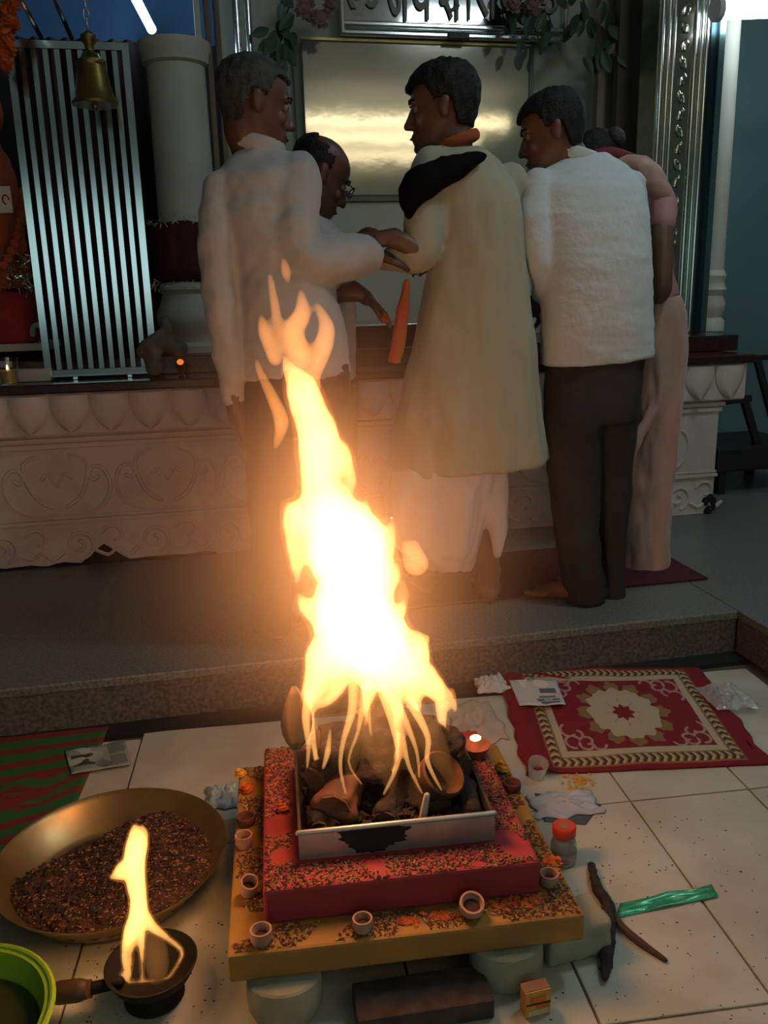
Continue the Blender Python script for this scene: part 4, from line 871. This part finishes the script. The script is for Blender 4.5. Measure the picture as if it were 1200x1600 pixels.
def on_yel():
    for _ in range(30):
        x, y = random.uniform(-hY_, hY_), random.uniform(-.293, .293)
        if max(abs(x)-.25, abs(y-.01)-.245) > .003 and noise.noise(((KX+x)*12, (KY+y)*12, 4)) > -.15: return Vector((KX+x, KY+y, ZY1+.0015))
scatter('grain_scatter', 'pale grain and rice strewn over the red slab', 'grain', 2600, on_red, mat('husk grain', (.30, .17, .08), .85), .0036)
scatter('ash_scatter', 'dark crumbs strewn over the red slab', 'crumbs', 3200, on_red, mat('dark crumb', (.05, .02, .013), .9), .0038)
scatter('husk_scatter', 'dark brown crumbs strewn over the yellow slab', 'crumbs', 2800, on_yel, mat('brown crumb', (.10, .038, .018), .9), .0037)
scatter('grain_scatter', 'pale grain strewn over the yellow slab', 'grain', 900, on_yel, mat('pale grain', (.40, .27, .12), .85), .0036)
def near(cs, z):
    def f():
        px, py, sx, sy = random.choice(cs); p = PZ(px+random.gauss(0, sx), py+random.gauss(0, sy), z); return Vector((p.x, p.y, z+.002))
    return f
scatter('petal_scatter', 'orange marigold petals strewn along the front of the yellow slab', 'petals', 260, near([(790, 1412, 18, 5), (830, 1405, 12, 4), (690, 1432, 10, 3), (640, 1440, 8, 3), (860, 1345, 6, 6)], ZY1), om, .007)
scatter('petal_scatter', 'yellow orange petals strewn on the floor in front of the rug', 'petals', 60, near([(905, 1222, 12, 6)], 0), ym, .007)
def on_floor():
    px, py = random.uniform(860, 1200), random.uniform(1240, 1600)
    if random.random() < .35: px, py = random.uniform(100, 360), random.uniform(1440, 1600)
    p = PZ(px, py, 0); 
    if KX-.33 < p.x < KX+.33 and p.y > 1.2: return None
    return Vector((p.x, p.y, .0008))
scatter('floor_crumbs', 'tiny dark crumbs scattered on the cream floor tiles', 'crumbs', 330, on_floor, mat('floor crumb', (.05, .03, .02), .9), .0026)
# ------------------------------------------------------------------ brass tray with offering mix
rimz = .085; e0, e1 = PZ(0, 1352, rimz), PZ(348, 1322, rimz); tcx = (e0+e1)/2
tcx = Vector(((PZ(-2, 1340, rimz).x+PZ(349, 1340, rimz).x)/2, (PZ(180, 1233, rimz).y+PZ(180, 1455, rimz).y)/2, 0)); tR = (PZ(349, 1340, rimz)-PZ(-2, 1340, rimz)).length/2
ty = thing('brass_tray', 'big round brass tray with flared rim, heaped with brown offering mix', 'tray', (tcx.x, tcx.y, .012))
brt = mat('worn brass tray', (.40, .30, .13), .36, .8, col2=(.28, .19, .08), vscale=9)
put('dish', MB().lathe([(.001, .013), (tR*.70, .013), (tR*.78, .018), (tR*.965, rimz-.012), (tR, rimz-.004), (tR*1.005, rimz), (tR*.985, rimz-.002), (tR*.955, rimz-.009), (tR*.77, .024), (tR*.69, .019), (.001, .019)], tcx, n=64), brt, ty)
mixm = mat('brown offering mix', (.10, .042, .02), .9, col2=(.035, .014, .009), vscale=45, bump=.6, bscale=120)
def heap(u, v):
    r = v*tR*.87; t = u*2*math.pi; x, y = r*math.cos(t), r*math.sin(t)
    edge = max(0, 1-(v)**3); hgt = .024+.05*edge*(.7+.5*noise.noise((x*7+2, y*7, 0)))+.008*noise.noise((x*60, y*60, 3))+.02*v*v
    # the rear is scooped out so that the brass shows
    cut_ = max(0, (y*.8-x*.6)/tR-.42)*.16
    return Vector((tcx.x+x, tcx.y+y, max(.0195+.0*v, hgt-cut_)))
put('offering_mix', grid(96, 40, heap), mixm, label='heap of brown herb and grain offering mix in the brass tray', cat='offering', kind='stuff')
def on_heap():
    v = math.sqrt(random.random())*.97; u = random.random(); p = heap(u, v); return p+Vector((0, 0, .002)) if p.z > .021 else None
scatter('mix_flakes', 'pale flakes and seeds on top of the offering mix', 'flakes', 1500, on_heap, mat('pale flake', (.26, .14, .06), .8), .0042)
scatter('mix_clumps', 'dark berries and clumps on top of the offering mix', 'clumps', 1500, on_heap, mat('dark clump', (.035, .016, .01), .8), .0075)
# ------------------------------------------------------------------ iron pan with flame
pr_z = .075; pc = PZ(236, 1502, pr_z); pR = (PZ(307, 1502, pr_z)-PZ(166, 1502, pr_z)).length/2
pan = thing('iron_pan', 'small black iron ladle pan with brown handle holding a flame', 'pan', (pc.x, pc.y, 0)); iron = mat('black iron', (.008, .007, .006), .7, 0, spec=.2, var=.3, vscale=20)
put('bowl', MB().lathe([(.001, .030), (pR*.55, .034), (pR*.85, .05), (pR, pr_z), (pR*.96, pr_z), (pR*.80, .056), (pR*.5, .040), (.001, .036)], (pc.x, pc.y, 0), n=40), iron, pan)
put('foot_ring', MB().lathe([(pR*.62, .001), (pR*.66, .005), (pR*.5, .03), (pR*.4, .03), (pR*.55, .003)], (pc.x, pc.y, 0), n=32), iron, pan)
h_0, h_1, h_2 = PZ(186, 1535, .06), PZ(135, 1546, .055), PZ(92, 1551, .052)
put('shank', MB().sweep([h_0, h_1], [.010, .011], n=10, sub=1), iron, pan)
put('ferrule', MB().sweep([h_1.lerp(h_0, .15), h_1], .015, n=12, sub=1, round_ends=False), mat('copper', (.25, .10, .04), .4, .8), pan)
put('handle', MB().sweep([h_1.lerp(h_2, .05), h_1.lerp(h_2, .3), h_2], [.016, .019, .019], n=12), mat('brown wooden handle', (.06, .028, .015), .6, var=.3), pan)
# ------------------------------------------------------------------ green tub
tz_ = .10; tc = PZ(-92, 1600, tz_); tr_ = (PZ(78, 1592, tz_)-tc).length
tub = thing('plastic_tub', 'lime green plastic tub cut off at the lower left corner', 'tub', (tc.x, tc.y, 0)); gp_ = mat('lime green plastic', (.30, .52, .035), .35, trans=.1)
put('shell', MB().lathe([(.001, .001), (tr_*.8, .001), (tr_*.97, tz_), (tr_*.90, tz_), (tr_*.76, .006), (.001, .006)], (tc.x, tc.y, 0), n=48), gp_, tub)
mb = MB(); mb.sweep([Vector((tc.x+tr_*math.cos(t)*.97, tc.y+tr_*math.sin(t)*.97, tz_)) for t in [2*math.pi*k/48 for k in range(49)]], .0055, n=8, sub=1, round_ends=False); put('rim', mb, gp_, tub)
put('water', MB().lathe([(tr_*.82, .055), (.001, .0555)], (tc.x, tc.y, 0), n=40), mat('murky water', (.05, .06, .01), .08), tub)
# ------------------------------------------------------------------ striped mat
sA_ = [PZ(-160, 1180, 0), PZ(168, 1152, 0), PZ(105, 1330, 0), PZ(-330, 1420, 0)]
def mcol(u, v):
    w = .012*math.sin(u*40) if .3 < v < .5 else 0
    s_ = (v*11+w*20) % 1
    if .36 < v < .5 and .55 < u < .95 and abs(v-.43) < .06*(1-abs(u-.75)/.2): return (.22, .018, .018)
    return (.20, .018, .018) if s_ < .42 else (.022, .13, .03)
mq = [PZ(-60, 1162, 0), PZ(166, 1148, 0)]
mx1 = PZ(166, 1150, 0).x; my1 = PZ(100, 1156, 0).y
def mfn(u, v): return Vector((-1.55+(mx1+1.55-.02*v)*u, my1+.05*u-.95*v*(1-.25*max(0, u-.6)/.4), .006+.0015*noise.noise((u*14, v*14, 0))))
put('striped_mat', grid(60, 160, mfn, mcol, thick=.0055), mat('striped woven mat', (1, 1, 1), .9, attr='Col', bump=.3, bscale=250), label='red and green striped woven mat under the brass tray', cat='mat')
# ------------------------------------------------------------------ patterned rug
def S_(a, lo, hi): return max(0, min(1, (a-lo)/(hi-lo)))
RED, CRM, TAN, BLK, GLD, PNK = (.20, .008, .016), (.46, .40, .28), (.24, .15, .06), (.06, .035, .015), (.34, .20, .05), (.40, .27, .25)
def rugcol(u, v):
    fu, fv = (u-.115)/.80, (v-.03)/.94
    if not (0 < fu < 1 and 0 < fv < 1): return RED
    d = min(fu*1.35, (1-fu)*1.35, fv, 1-fv)/1.0
    if d < .014: return (.30, .12, .05)
    if d < .075:
        hor = min(fv, 1-fv) < min(fu, 1-fu)*1.35
        s_ = fu if hor else fv/1.35; w = min(fv, 1-fv) if hor else min(fu, 1-fu)*1.35
        k_ = (s_*24+abs(w-.045)*12) % 1
        return CRM if k_ < .33 else (GLD if k_ < .55 else BLK)
    if d < .088: return TAN
    if d < .138: return CRM
    x, y = (fu-.5)*1.35*1.18, (fv-.5)*1.18; r = math.hypot(x, y); t = math.atan2(y, x)
    R1 = .29+.03*abs(math.cos(6*t))+.01*math.sin(17*t); R2 = .385+.03*math.cos(12*t)+.012*math.cos(31*t)
    if r < .085*(1+.18*math.cos(8*t)): return RED
    if r < R1: return (.30, .27, .16) if abs(math.sin(4*t)) < .10 and r < .17 else CRM
    if r < R2: return TAN if math.cos(12*t) > -.75 else RED
    ax, ay = abs(x), abs(y)
    for cx, cy, R, a0_, a1_ in ((.55, .33, .065, -3, 1.8), (.45, .36, .055, -.5, 3.4), (.56, .20, .065, -1.2, 2.4), (.43, .32, .04, 1.4, 5.2), (.34, .375, .05, -.3, 3.2), (.50, .25, .05, 1.5, 4.4)):
        dx, dy = ax-cx, ay-cy; q_ = math.hypot(dx, dy); tt = math.atan2(dy, dx)
        if abs(q_-R) < .011 and (a0_ <= tt <= a1_ or a0_ <= tt+2*math.pi <= a1_): return PNK
    return RED
q00, q10, q11, q01 = PZ(822, 1213, 0), PZ(1205, 1196, 0), PZ(1092, 1046, 0), PZ(776, 1048, 0)
def rugp(u, v):
    p = (q00*(1-u)+q10*u)*(1-v)+(q01*(1-u)+q11*u)*v
    e = .012*noise.noise((v*9, 0, 0)) if u > .97 or u < .03 else 0
    fold = .010*max(0, noise.noise((u*5+3, v*4, 0)))+.012*math.exp(-((u-.06)/.04)**2)
    return Vector((p.x+e, p.y, .0075+fold))
put('patterned_rug', grid(300, 230, rugp, rugcol, thick=.0065), mat('woven rug', (1, 1, 1), .95, attr='Col', bump=.4, bscale=300), label='red rug with cream medallion and chevron border on the floor', cat='rug')
# ------------------------------------------------------------------ papers, plastic and small things on the floor
def crumple(name, label, cat, px, py, z, sx, sy, h_, m_, seed, sub_=26, amp=1.0):
    p = PZ(px, py, z)
    def f(u, v):
        x, y = (u-.5), (v-.5); e = 1-(2*max(abs(x), abs(y)))**4
        nn = noise.noise((x*5+seed, y*5, seed))*.6+noise.noise((x*11+seed, y*11, 2))*.35
        return Vector((p.x+x*sx*(1+.25*noise.noise((y*4, seed, 0))), p.y+y*sy*(1+.25*noise.noise((x*4, seed, 5))), z+.002+max(0, h_*amp*(.35+nn)*e)))
    me = grid(sub_, sub_, f); o = put(name, me, m_, label=label, cat=cat); so = o.modifiers.new('s', 'SOLIDIFY'); so.thickness = .0008; so.offset = 1; return o
def sheet(name, label, cat, quad, z, m_, curl=.004, seed=0):
    Q = [PZ(x, y, z) for x, y in quad]
    def f(u, v):
        p = (Q[0]*(1-u)+Q[1]*u)*(1-v)+(Q[3]*(1-u)+Q[2]*u)*v
        return Vector((p.x, p.y, z+.0012+curl*max(0, .4+noise.noise((u*3+seed, v*3, seed)))))
    o = put(name, grid(14, 10, f, thick=.0006), m_, label=label, cat=cat); return o, f
paper = mat('white paper', (.55, .56, .56), .8, var=.08); wcloth = mat('white cloth', (.50, .44, .36), .85, var=.12)
poly = mat('clear plastic film', (.75, .78, .80), .12, trans=.55, alpha=.55); bluep = mat('pale blue plastic', (.32, .45, .50), .35)
crumple('crumpled_paper', 'crumpled white paper at the top left corner of the rug', 'paper', 768, 1072, .009, .10, .10, .05, paper, 3)
crumple('white_cloth', 'white cloth spread on the floor between the fire and the rug', 'cloth', 742, 1128, .001, .14, .24, .02, wcloth, 8)
pp, pfn = sheet('printed_sheet', 'white printed sheet lying on the top left of the rug', 'paper', [(812, 1104), (884, 1102), (868, 1062), (795, 1064)], .022, paper, .004, 4)
ink = mat('grey print', (.12, .12, .14), .8)
def patch(fn, u0, u1, v0, v1, m_, parent):
    me = grid(6, 3, lambda u, v: fn(u0+(u1-u0)*u, v0+(v1-v0)*v)+Vector((0, 0, .0009))); sub('print', me, m_, parent)
for u0, u1, v0, v1 in ((.5, .9, .06, .12), (.45, .92, .17, .22), (.5, .85, .28, .33), (.55, .9, .42, .60)): patch(pfn, u0, u1, v0, v1, ink, pp)
crumple('plastic_bag', 'crumpled clear plastic bag on the right edge of the rug', 'bag', 1135, 1090, .02, .13, .15, .04, poly, 11)
cp = PZ(838, 1215, 0); t = thing('plastic_cup', 'small clear plastic cup lying at the near left corner of the rug', 'cup', (cp.x, cp.y, 0))
Mx = Matrix.Rotation(math.radians(20), 3, 'X')
put('wall', MB().lathe([(.020, .001), (.026, .045), (.0245, .045), (.0185, .004), (.001, .004)], (cp.x, cp.y, .008), Mx, n=24), poly, t)
cr_ = crumple('blue_paper', 'crumpled bluish white paper beside the red lidded jar', 'paper', 882, 1258, .001, .16, .10, .025, mat('bluish paper', (.42, .47, .55), .6, var=.15), 21)
pw_, pwf = sheet('grey_wrapper', 'dark grey wrapper under the crumpled bluish paper', 'wrapper', [(850, 1285), (915, 1290), (940, 1258), (835, 1240)], .0, mat('dark wrapper', (.06, .08, .085), .5), .002, 5)
pk_, pkf = sheet('foil_packet', 'pale printed plastic packet at the edge of the striped mat', 'packet', [(112, 1212), (206, 1195), (196, 1160), (102, 1174)], .0075, mat('pale packet', (.30, .36, .30), .35, var=.1), .006, 9)
for u0, u1, v0, v1 in ((.06, .42, .25, .7),): patch(pkf, u0, u1, v0, v1, mat('packet window', (.05, .07, .05), .3), pk_)
patch(pkf, .68, .95, .1, .9, mat('packet label', (.16, .20, .19), .4), pk_)
crumple('blue_bag', 'pale blue plastic bag behind the left corner of the fire altar', 'bag', 348, 1247, .001, .085, .10, .045, bluep, 31)
# jar with red lid
jp = PZ(880, 1345, 0); jar = thing('plastic_jar', 'clear plastic jar with a red screw lid beside the fire altar', 'jar', (jp.x, jp.y, 0))
put('bottle', MB().lathe([(.024, .001), (.028, .006), (.028, .045), (.024, .058), (.021, .062), (.021, .068), (.0195, .068), (.022, .056), (.026, .043), (.026, .008), (.001, .004)], (jp.x, jp.y, 0), n=32), mat('clear jar plastic', (.8, .8, .8), .1, trans=.8), jar)
put('powder', MB().lathe([(.0255, .0085), (.0255, .028), (.001, .030)], (jp.x, jp.y, 0), n=24), mat('brown powder', (.28, .14, .08), .9), jar)
put('label_band', MB().lathe([(.0283, .010), (.0285, .010), (.0285, .034), (.0283, .034)], (jp.x, jp.y, 0), n=32), mat('rust label', (.30, .09, .05), .5, col2=(.45, .40, .36), vscale=30), jar)
lid = put('lid', MB().lathe([(.024, .066), (.0255, .068), (.0255, .086), (.023, .089), (.012, .0885), (.001, .0875)], (jp.x, jp.y, 0), n=32), mat('red lid plastic', (.62, .055, .02), .35), jar)
sub('lid_spot', MB().lathe([(.012, .0887), (.001, .0890)], (jp.x, jp.y, 0), n=20), mat('tan spot', (.30, .17, .08), .6), lid)
# forked stick
st = thing('forked_stick', 'dark charred forked stick lying on the tiles', 'stick', PZ(950, 1420, 0))
stm = mat('charred stick', (.040, .030, .024), .9, col2=(.016, .012, .010), vscale=30, bump=.6, bscale=80)
mb = MB(); w = lambda x, y, z: PZ(x, y, z)
mb.sweep([w(924, 1352, .013), w(934, 1388, .013), w(950, 1415, .015), w(951, 1455, .015), w(948, 1495, .014), w(946, 1528, .010)], [.0085, .011, .014, .0135, .013, .007], n=10)
put('main_limb', remesh(mb, .004, 1, (.003, (60, 60, 60))), stm, st)
put('side_twig', MB().sweep([w(955, 1425, .014), w(972, 1448, .010), w(1000, 1472, .009), w(1040, 1500, .006)], [.009, .0075, .0075, .004], n=8), mat('brown twig', (.08, .045, .03), .9), st)
# green tape strip
gq = [(962, 1436), (1122, 1403), (1112, 1384), (968, 1414)]
sheet('green_strip', 'strip of shiny green foil ribbon lying on the tiles', 'ribbon', gq, .0, mat('green foil', (.02, .36, .17), .25, .3, col2=(.10, .50, .30), vscale=60), .008, 2)
# matchbox
mz = PZ(836, 1580, 0); Rz = Matrix.Rotation(.12, 3, 'Z'); mxw, mxh, mxd = .046, .052, .024
mbx = thing('matchbox', 'yellow and orange matchbox standing on end in front of the altar', 'matchbox', (mz.x, mz.y, 0))
put('sleeve', MB().box((mz.x, mz.y, mxh/2+.0005), (mxw, mxd, mxh), Rz, .001), mat('matchbox yellow', (.55, .30, .05), .6, var=.15, vscale=30), mbx)
put('striking_strip', MB().box(Vector((mz.x, mz.y, mxh+.001)), (mxw*.96, mxd*.8, .0008), Rz), mat('striker brown', (.22, .12, .08), .9), mbx)
fr_ = Rz @ Vector((0, -mxd/2-.0006, 0))
put('print', MB().box(Vector((mz.x, mz.y, mxh*.53))+fr_, (mxw*.98, .0006, .003), Rz), mat('black print', (.02, .015, .01), .7), mbx)
put('print', MB().box(Vector((mz.x, mz.y, mxh*.70))+fr_, (mxw*.6, .0006, .010), Rz), mat('orange print', (.55, .12, .02), .7), mbx)
put('print', MB().box(Vector((mz.x, mz.y, mxh*.42))+fr_+Rz @ Vector((mxw*.18, 0, 0)), (mxw*.55, .0006, .008), Rz), mat('orange print', (.55, .12, .02), .7), mbx)
put('print', MB().box(Vector((mz.x, mz.y, mxh*.20))+fr_, (mxw*.8, .0006, .010), Rz), mat('pale print', (.50, .45, .25), .7), mbx)
# ------------------------------------------------------------------ flames
FY = kc[1]-.01
def tongues(lst, Y=FY, n=12, rmin=4.5):
    mb = MB()
    for t in lst: mb.sweep([PY(p[0], p[1], Y+(p[3] if len(p) > 3 else 0)) for p in t], [pxm(max(p[2], rmin), Y) for p in t], n=n, sub=5)
    return mb
main = [[(585, 1040, 42), (580, 1010, 72), (552, 965, 72), (556, 905, 62), (540, 850, 72), (512, 795, 46), (500, 755, 30), (500, 705, 36), (488, 655, 30), (470, 605, 26), (452, 575, 10), (443, 558, 3)],
        [(500, 690, 26), (530, 715, 22), (546, 740, 11), (551, 768, 3)],
        [(500, 805, 32), (470, 808, 30), (460, 838, 17), (464, 875, 13), (464, 912, 3)], [(480, 815, 30), (452, 790, 10), (444, 800, 6)],
        [(520, 960, 40), (484, 950, 18), (466, 928, 3)],
        [(560, 860, 40), (580, 838, 22), (577, 810, 9), (572, 780, 2)],
        [(590, 890, 30), (606, 860, 14), (612, 835, 9), (611, 808, 2)], [(590, 920, 30), (612, 905, 14), (622, 880, 5)],
        [(600, 960, 40), (622, 958, 14), (632, 935, 4)],
        [(600, 1020, 56), (635, 1030, 44), (650, 1005, 20), (640, 988, 3)], [(650, 1020, 22), (662, 1005, 8), (668, 995, 2)],
        [(640, 1045, 34), (672, 1068, 22), (688, 1092, 14), (690, 1120, 9), (696, 1150, 6), (706, 1180, 3)], [(680, 1080, 14), (700, 1085, 8), (712, 1108, 3)],
        [(560, 1000, 60), (516, 1025, 42), (496, 1055, 24), (486, 1090, 16), (484, 1118, 10), (490, 1160, 6), (496, 1195, 2)], [(490, 1065, 18), (476, 1092, 8), (470, 1115, 2)],
        [(540, 1020, 40), (535, 1055, 18), (520, 1085, 12), (500, 1100, 10)],
        [(590, 1040, 50), (578, 1075, 16), (572, 1120, 5), (574, 1165, 2)], [(610, 1050, 40), (618, 1090, 16), (622, 1140, 8), (618, 1190, 4), (605, 1225, 2)], [(640, 1060, 26), (650, 1095, 12), (655, 1110, 4)]]
fire = thing('altar_fire', 'tall leaping yellow white flame rising from the fire altar', 'flame', (kc[0], kc[1], ZR1+.06))
put('flame_body', remesh(tongues(main), .0065, 2, (.004, (22, 22, 22))), flame_mat('flame core', (1, .47, .14), 55), fire)
put('flame_sheath', remesh(tongues([[(p[0], p[1], p[2]*1.05+5) for p in t] for t in main]), .008, 4), flame_mat('flame sheath', (1, .30, .06), 7), fire)
wisp = [[(430, 700, 3), (440, 660, 13), (425, 620, 10), (408, 585, 7), (401, 565, 2)], [(470, 560, 20), (458, 520, 18), (472, 490, 14), (470, 455, 3)],
        [(490, 580, 14), (505, 540, 16), (510, 510, 13), (495, 475, 3)], [(430, 560, 12), (415, 520, 12), (408, 495, 3)], [(440, 545, 10), (430, 480, 8), (422, 430, 2)], [(485, 640, 14), (490, 590, 12), (488, 560, 6)]]
put('flame_tip', remesh(tongues(wisp), .005, 2), flame_mat('flame tip', (1, .34, .08), 30), fire)
sp_ = [[(450, 440, 3), (447, 425, 9), (443, 405, 2)], [(650, 880, 22), (640, 850, 14), (655, 870, 10), (662, 890, 3)], [(625, 960, 10), (630, 930, 11), (628, 905, 3)], [(705, 1080, 8), (712, 1100, 5)]]
put('flame_tip', remesh(tongues(sp_), .005, 2), flame_mat('flame lick', (1, .34, .09), 24), fire)
lick = [[(540, 1240, 2), (532, 1200, 4), (536, 1160, 5), (550, 1110, 8), (552, 1060, 10)], [(565, 1225, 2), (545, 1190, 3), (560, 1140, 4), (570, 1080, 8)], [(600, 1240, 3), (622, 1190, 5), (618, 1140, 9), (600, 1080, 12)],
        [(660, 1240, 2), (640, 1200, 4), (630, 1160, 6), (620, 1110, 8)], [(505, 1200, 3), (512, 1175, 6), (516, 1140, 2)], [(480, 1200, 2), (482, 1165, 5), (478, 1120, 8), (484, 1085, 10)], [(690, 1235, 2), (668, 1190, 5), (668, 1150, 6), (640, 1095, 10)], [(655, 1215, 2), (650, 1170, 4), (625, 1110, 8), (600, 1075, 9)], [(580, 1150, 2), (575, 1110, 5), (572, 1070, 8)]]
put('flame_lick', remesh(tongues(lick, FY-.10, rmin=2.4), .0028, 1), flame_mat('low flame', (1, .44, .12), 60), fire)
veil = [[(612, 1245, 3), (608, 1215, 17), (596, 1165, 36), (578, 1100, 50)], [(705, 1232, 3), (698, 1205, 14), (675, 1160, 28), (640, 1105, 32)], [(545, 1235, 3), (548, 1200, 12), (556, 1150, 24), (562, 1100, 30)], [(506, 1200, 3), (506, 1170, 12), (500, 1130, 22), (510, 1090, 26)], [(655, 1240, 3), (648, 1205, 12), (630, 1150, 24), (610, 1100, 30)]]
put('flame_veil', remesh(tongues(veil, FY-.06), .008, 3), flame_mat('thin flame veil', (1, .38, .09), 2.0), fire)
def fire_light(p, w, r, col=(1, .35, .14)):
    l = bpy.data.lights.new('fire_light', 'POINT'); l.energy = w; l.color = col; l.shadow_soft_size = r
    o = bpy.data.objects.new('fire_light', l); COL.objects.link(o); o.location = p
for (x, y), w in (((560, 1010), .34), ((535, 880), .36), ((505, 730), .22), ((480, 620), .08)): fire_light(PY(x, y, FY), FIRE_W*w, .045)
PYp = pc.y-.005
pm2 = [[(216, 1400, 15), (212, 1375, 17), (210, 1345, 19), (214, 1318, 19), (212, 1302, 12), (210, 1290, 4)], [(206, 1350, 16), (190, 1362, 15), (180, 1368, 8), (173, 1372, 3)], [(216, 1325, 12), (226, 1305, 7), (222, 1290, 2)],
       [(216, 1400, 14), (216, 1430, 17), (206, 1455, 15), (195, 1485, 6), (196, 1510, 5), (200, 1528, 4)], [(218, 1425, 15), (238, 1448, 9), (262, 1466, 5), (284, 1486, 4), (277, 1508, 3), (262, 1528, 3), (245, 1536, 3)], [(216, 1440, 14), (221, 1475, 6), (222, 1505, 3), (222, 1532, 3)], [(190, 1522, 4), (205, 1536, 4), (228, 1534, 3), (255, 1535, 3)], [(210, 1450, 10), (204, 1490, 4), (204, 1525, 2)]]
pfr = thing('pan_flame', 'small yellow flame standing in the black iron pan', 'flame', (pc.x, pc.y, pr_z))
put('flame_body', remesh(tongues(pm2, PYp, rmin=3.2), .004, 2), flame_mat('pan flame core', (1, .48, .12), 80), pfr)
put('flame_sheath', remesh(tongues([[(p[0], p[1], p[2]*1.05+3) for p in t] for t in pm2], PYp), .005, 3), flame_mat('pan sheath', (1, .32, .06), 12), pfr)
put('flame_veil', remesh(tongues([[(245, 1534, 12), (246, 1510, 22), (240, 1480, 24), (226, 1445, 14), (216, 1420, 8)]], PYp), .005, 3), flame_mat('pan veil', (1, .40, .10), 2.4), pfr)
for (x, y), w in (((205, 1340), .5), ((212, 1430), .5)): fire_light(PY(x, y, PYp), PAN_W*w, .02, (1, .45, .14))
# ------------------------------------------------------------------ electric lamps of the hall
def tube(label, p, q, r, m_, name='tube_lamp', housing=True):
    p, q = Vector(p), Vector(q); t = thing(name, label, 'lamp', (p+q)/2)
    put('glass_tube', MB().sweep([p, q], r, n=14, sub=1), m_, t)
    d = (q-p).normalized()
    for e, s_ in ((p, -1), (q, 1)): put('end_cap', MB().sweep([e+d*s_*r*.5, e+d*s_*.05], r*1.15, n=12, sub=1, round_ends=False), mat('lamp housing', (.6, .6, .6), .5), t)
    return t
pR0, pR1 = TB(1132, 14, 1.5), TB(1330, 6, 1.5)
tube('bright white tube lamp high on the wall at the top right', pR0, pR1, .045, emit('cool tube right', (.78, .92, 1), TUBE_R))
tube('bright bluish tube lamp slanting at the top left above the column', TB(236, 44, 2.1), TB(207, -12, 1.7), .020, emit('cool tube left', (.55, .80, 1), TUBE_L))
wl = Vector((0, 0, 0))
tube('warm tube lamp hanging from the ceiling behind the viewer', (1.25, -.75, 3.1), (3.6, -.6, 3.1), .035, emit('warm tube', (1, .84, .54), TUBE_WARM))
tube('second warm tube lamp hanging nearer the platform', (1.5, -1.75, 3.1), (3.6, -1.55, 3.1), .035, emit('warm tube near', (1, .84, .54), TUBE_WARM))
cw = Vector((1.9, 1.95, 3.36))
cl_ = thing('ceiling_light', 'square white ceiling light above the platform', 'lamp', cw)
put('frame', MB().box(cw+Vector((0, 0, .02)), (.60, .40, .03), None, .004), mat('lamp housing', (.6, .6, .6), .5), cl_)
put('diffuser', MB().box(cw+Vector((0, 0, -.005)), (.55, .36, .015)), emit('cool ceiling panel', (.80, .95, 1), TUBE_TOP), cl_)
tube('third warm tube lamp at the back of the hall', (1.7, -3.1, 3.1), (3.6, -2.9, 3.1), .035, emit('warm tube far', (1, .84, .54), TUBE_WARM))
# ------------------------------------------------------------------ thin haze volume added for the lens bloom round the fire
sv = bpy.data.materials.new('thin smoke'); sv.use_nodes = True; nt = sv.node_tree; nt.nodes.clear()
o_ = nt.nodes.new('ShaderNodeOutputMaterial'); v_ = nt.nodes.new('ShaderNodeVolumeScatter'); v_.inputs['Color'].default_value = (.95, .78, .60, 1); v_.inputs['Anisotropy'].default_value = .0
tc_ = nt.nodes.new('ShaderNodeTexCoord'); gr_ = nt.nodes.new('ShaderNodeTexGradient'); gr_.gradient_type = 'QUADRATIC_SPHERE'
ma_ = nt.nodes.new('ShaderNodeMath'); ma_.operation = 'MULTIPLY'; ma_.inputs[1].default_value = 2.2
nt.links.new(tc_.outputs['Object'], gr_.inputs['Vector']); nt.links.new(gr_.outputs['Fac'], ma_.inputs[0]); nt.links.new(ma_.outputs[0], v_.inputs['Density'])
nt.links.new(v_.outputs[0], o_.inputs['Volume'])
fc = PY(530, 850, FY)
smk = put('bloom_haze', MB().ell((0, 0, 0), ((1, 0, 0), (0, 1, 0), (0, 0, 1)), 32), sv, label='thin haze added for the bloom around the altar fire', cat='bloom_haze', kind='stuff')
smk.location = fc+Vector((0, .05, 0)); smk.scale = (.52, .42, .56)
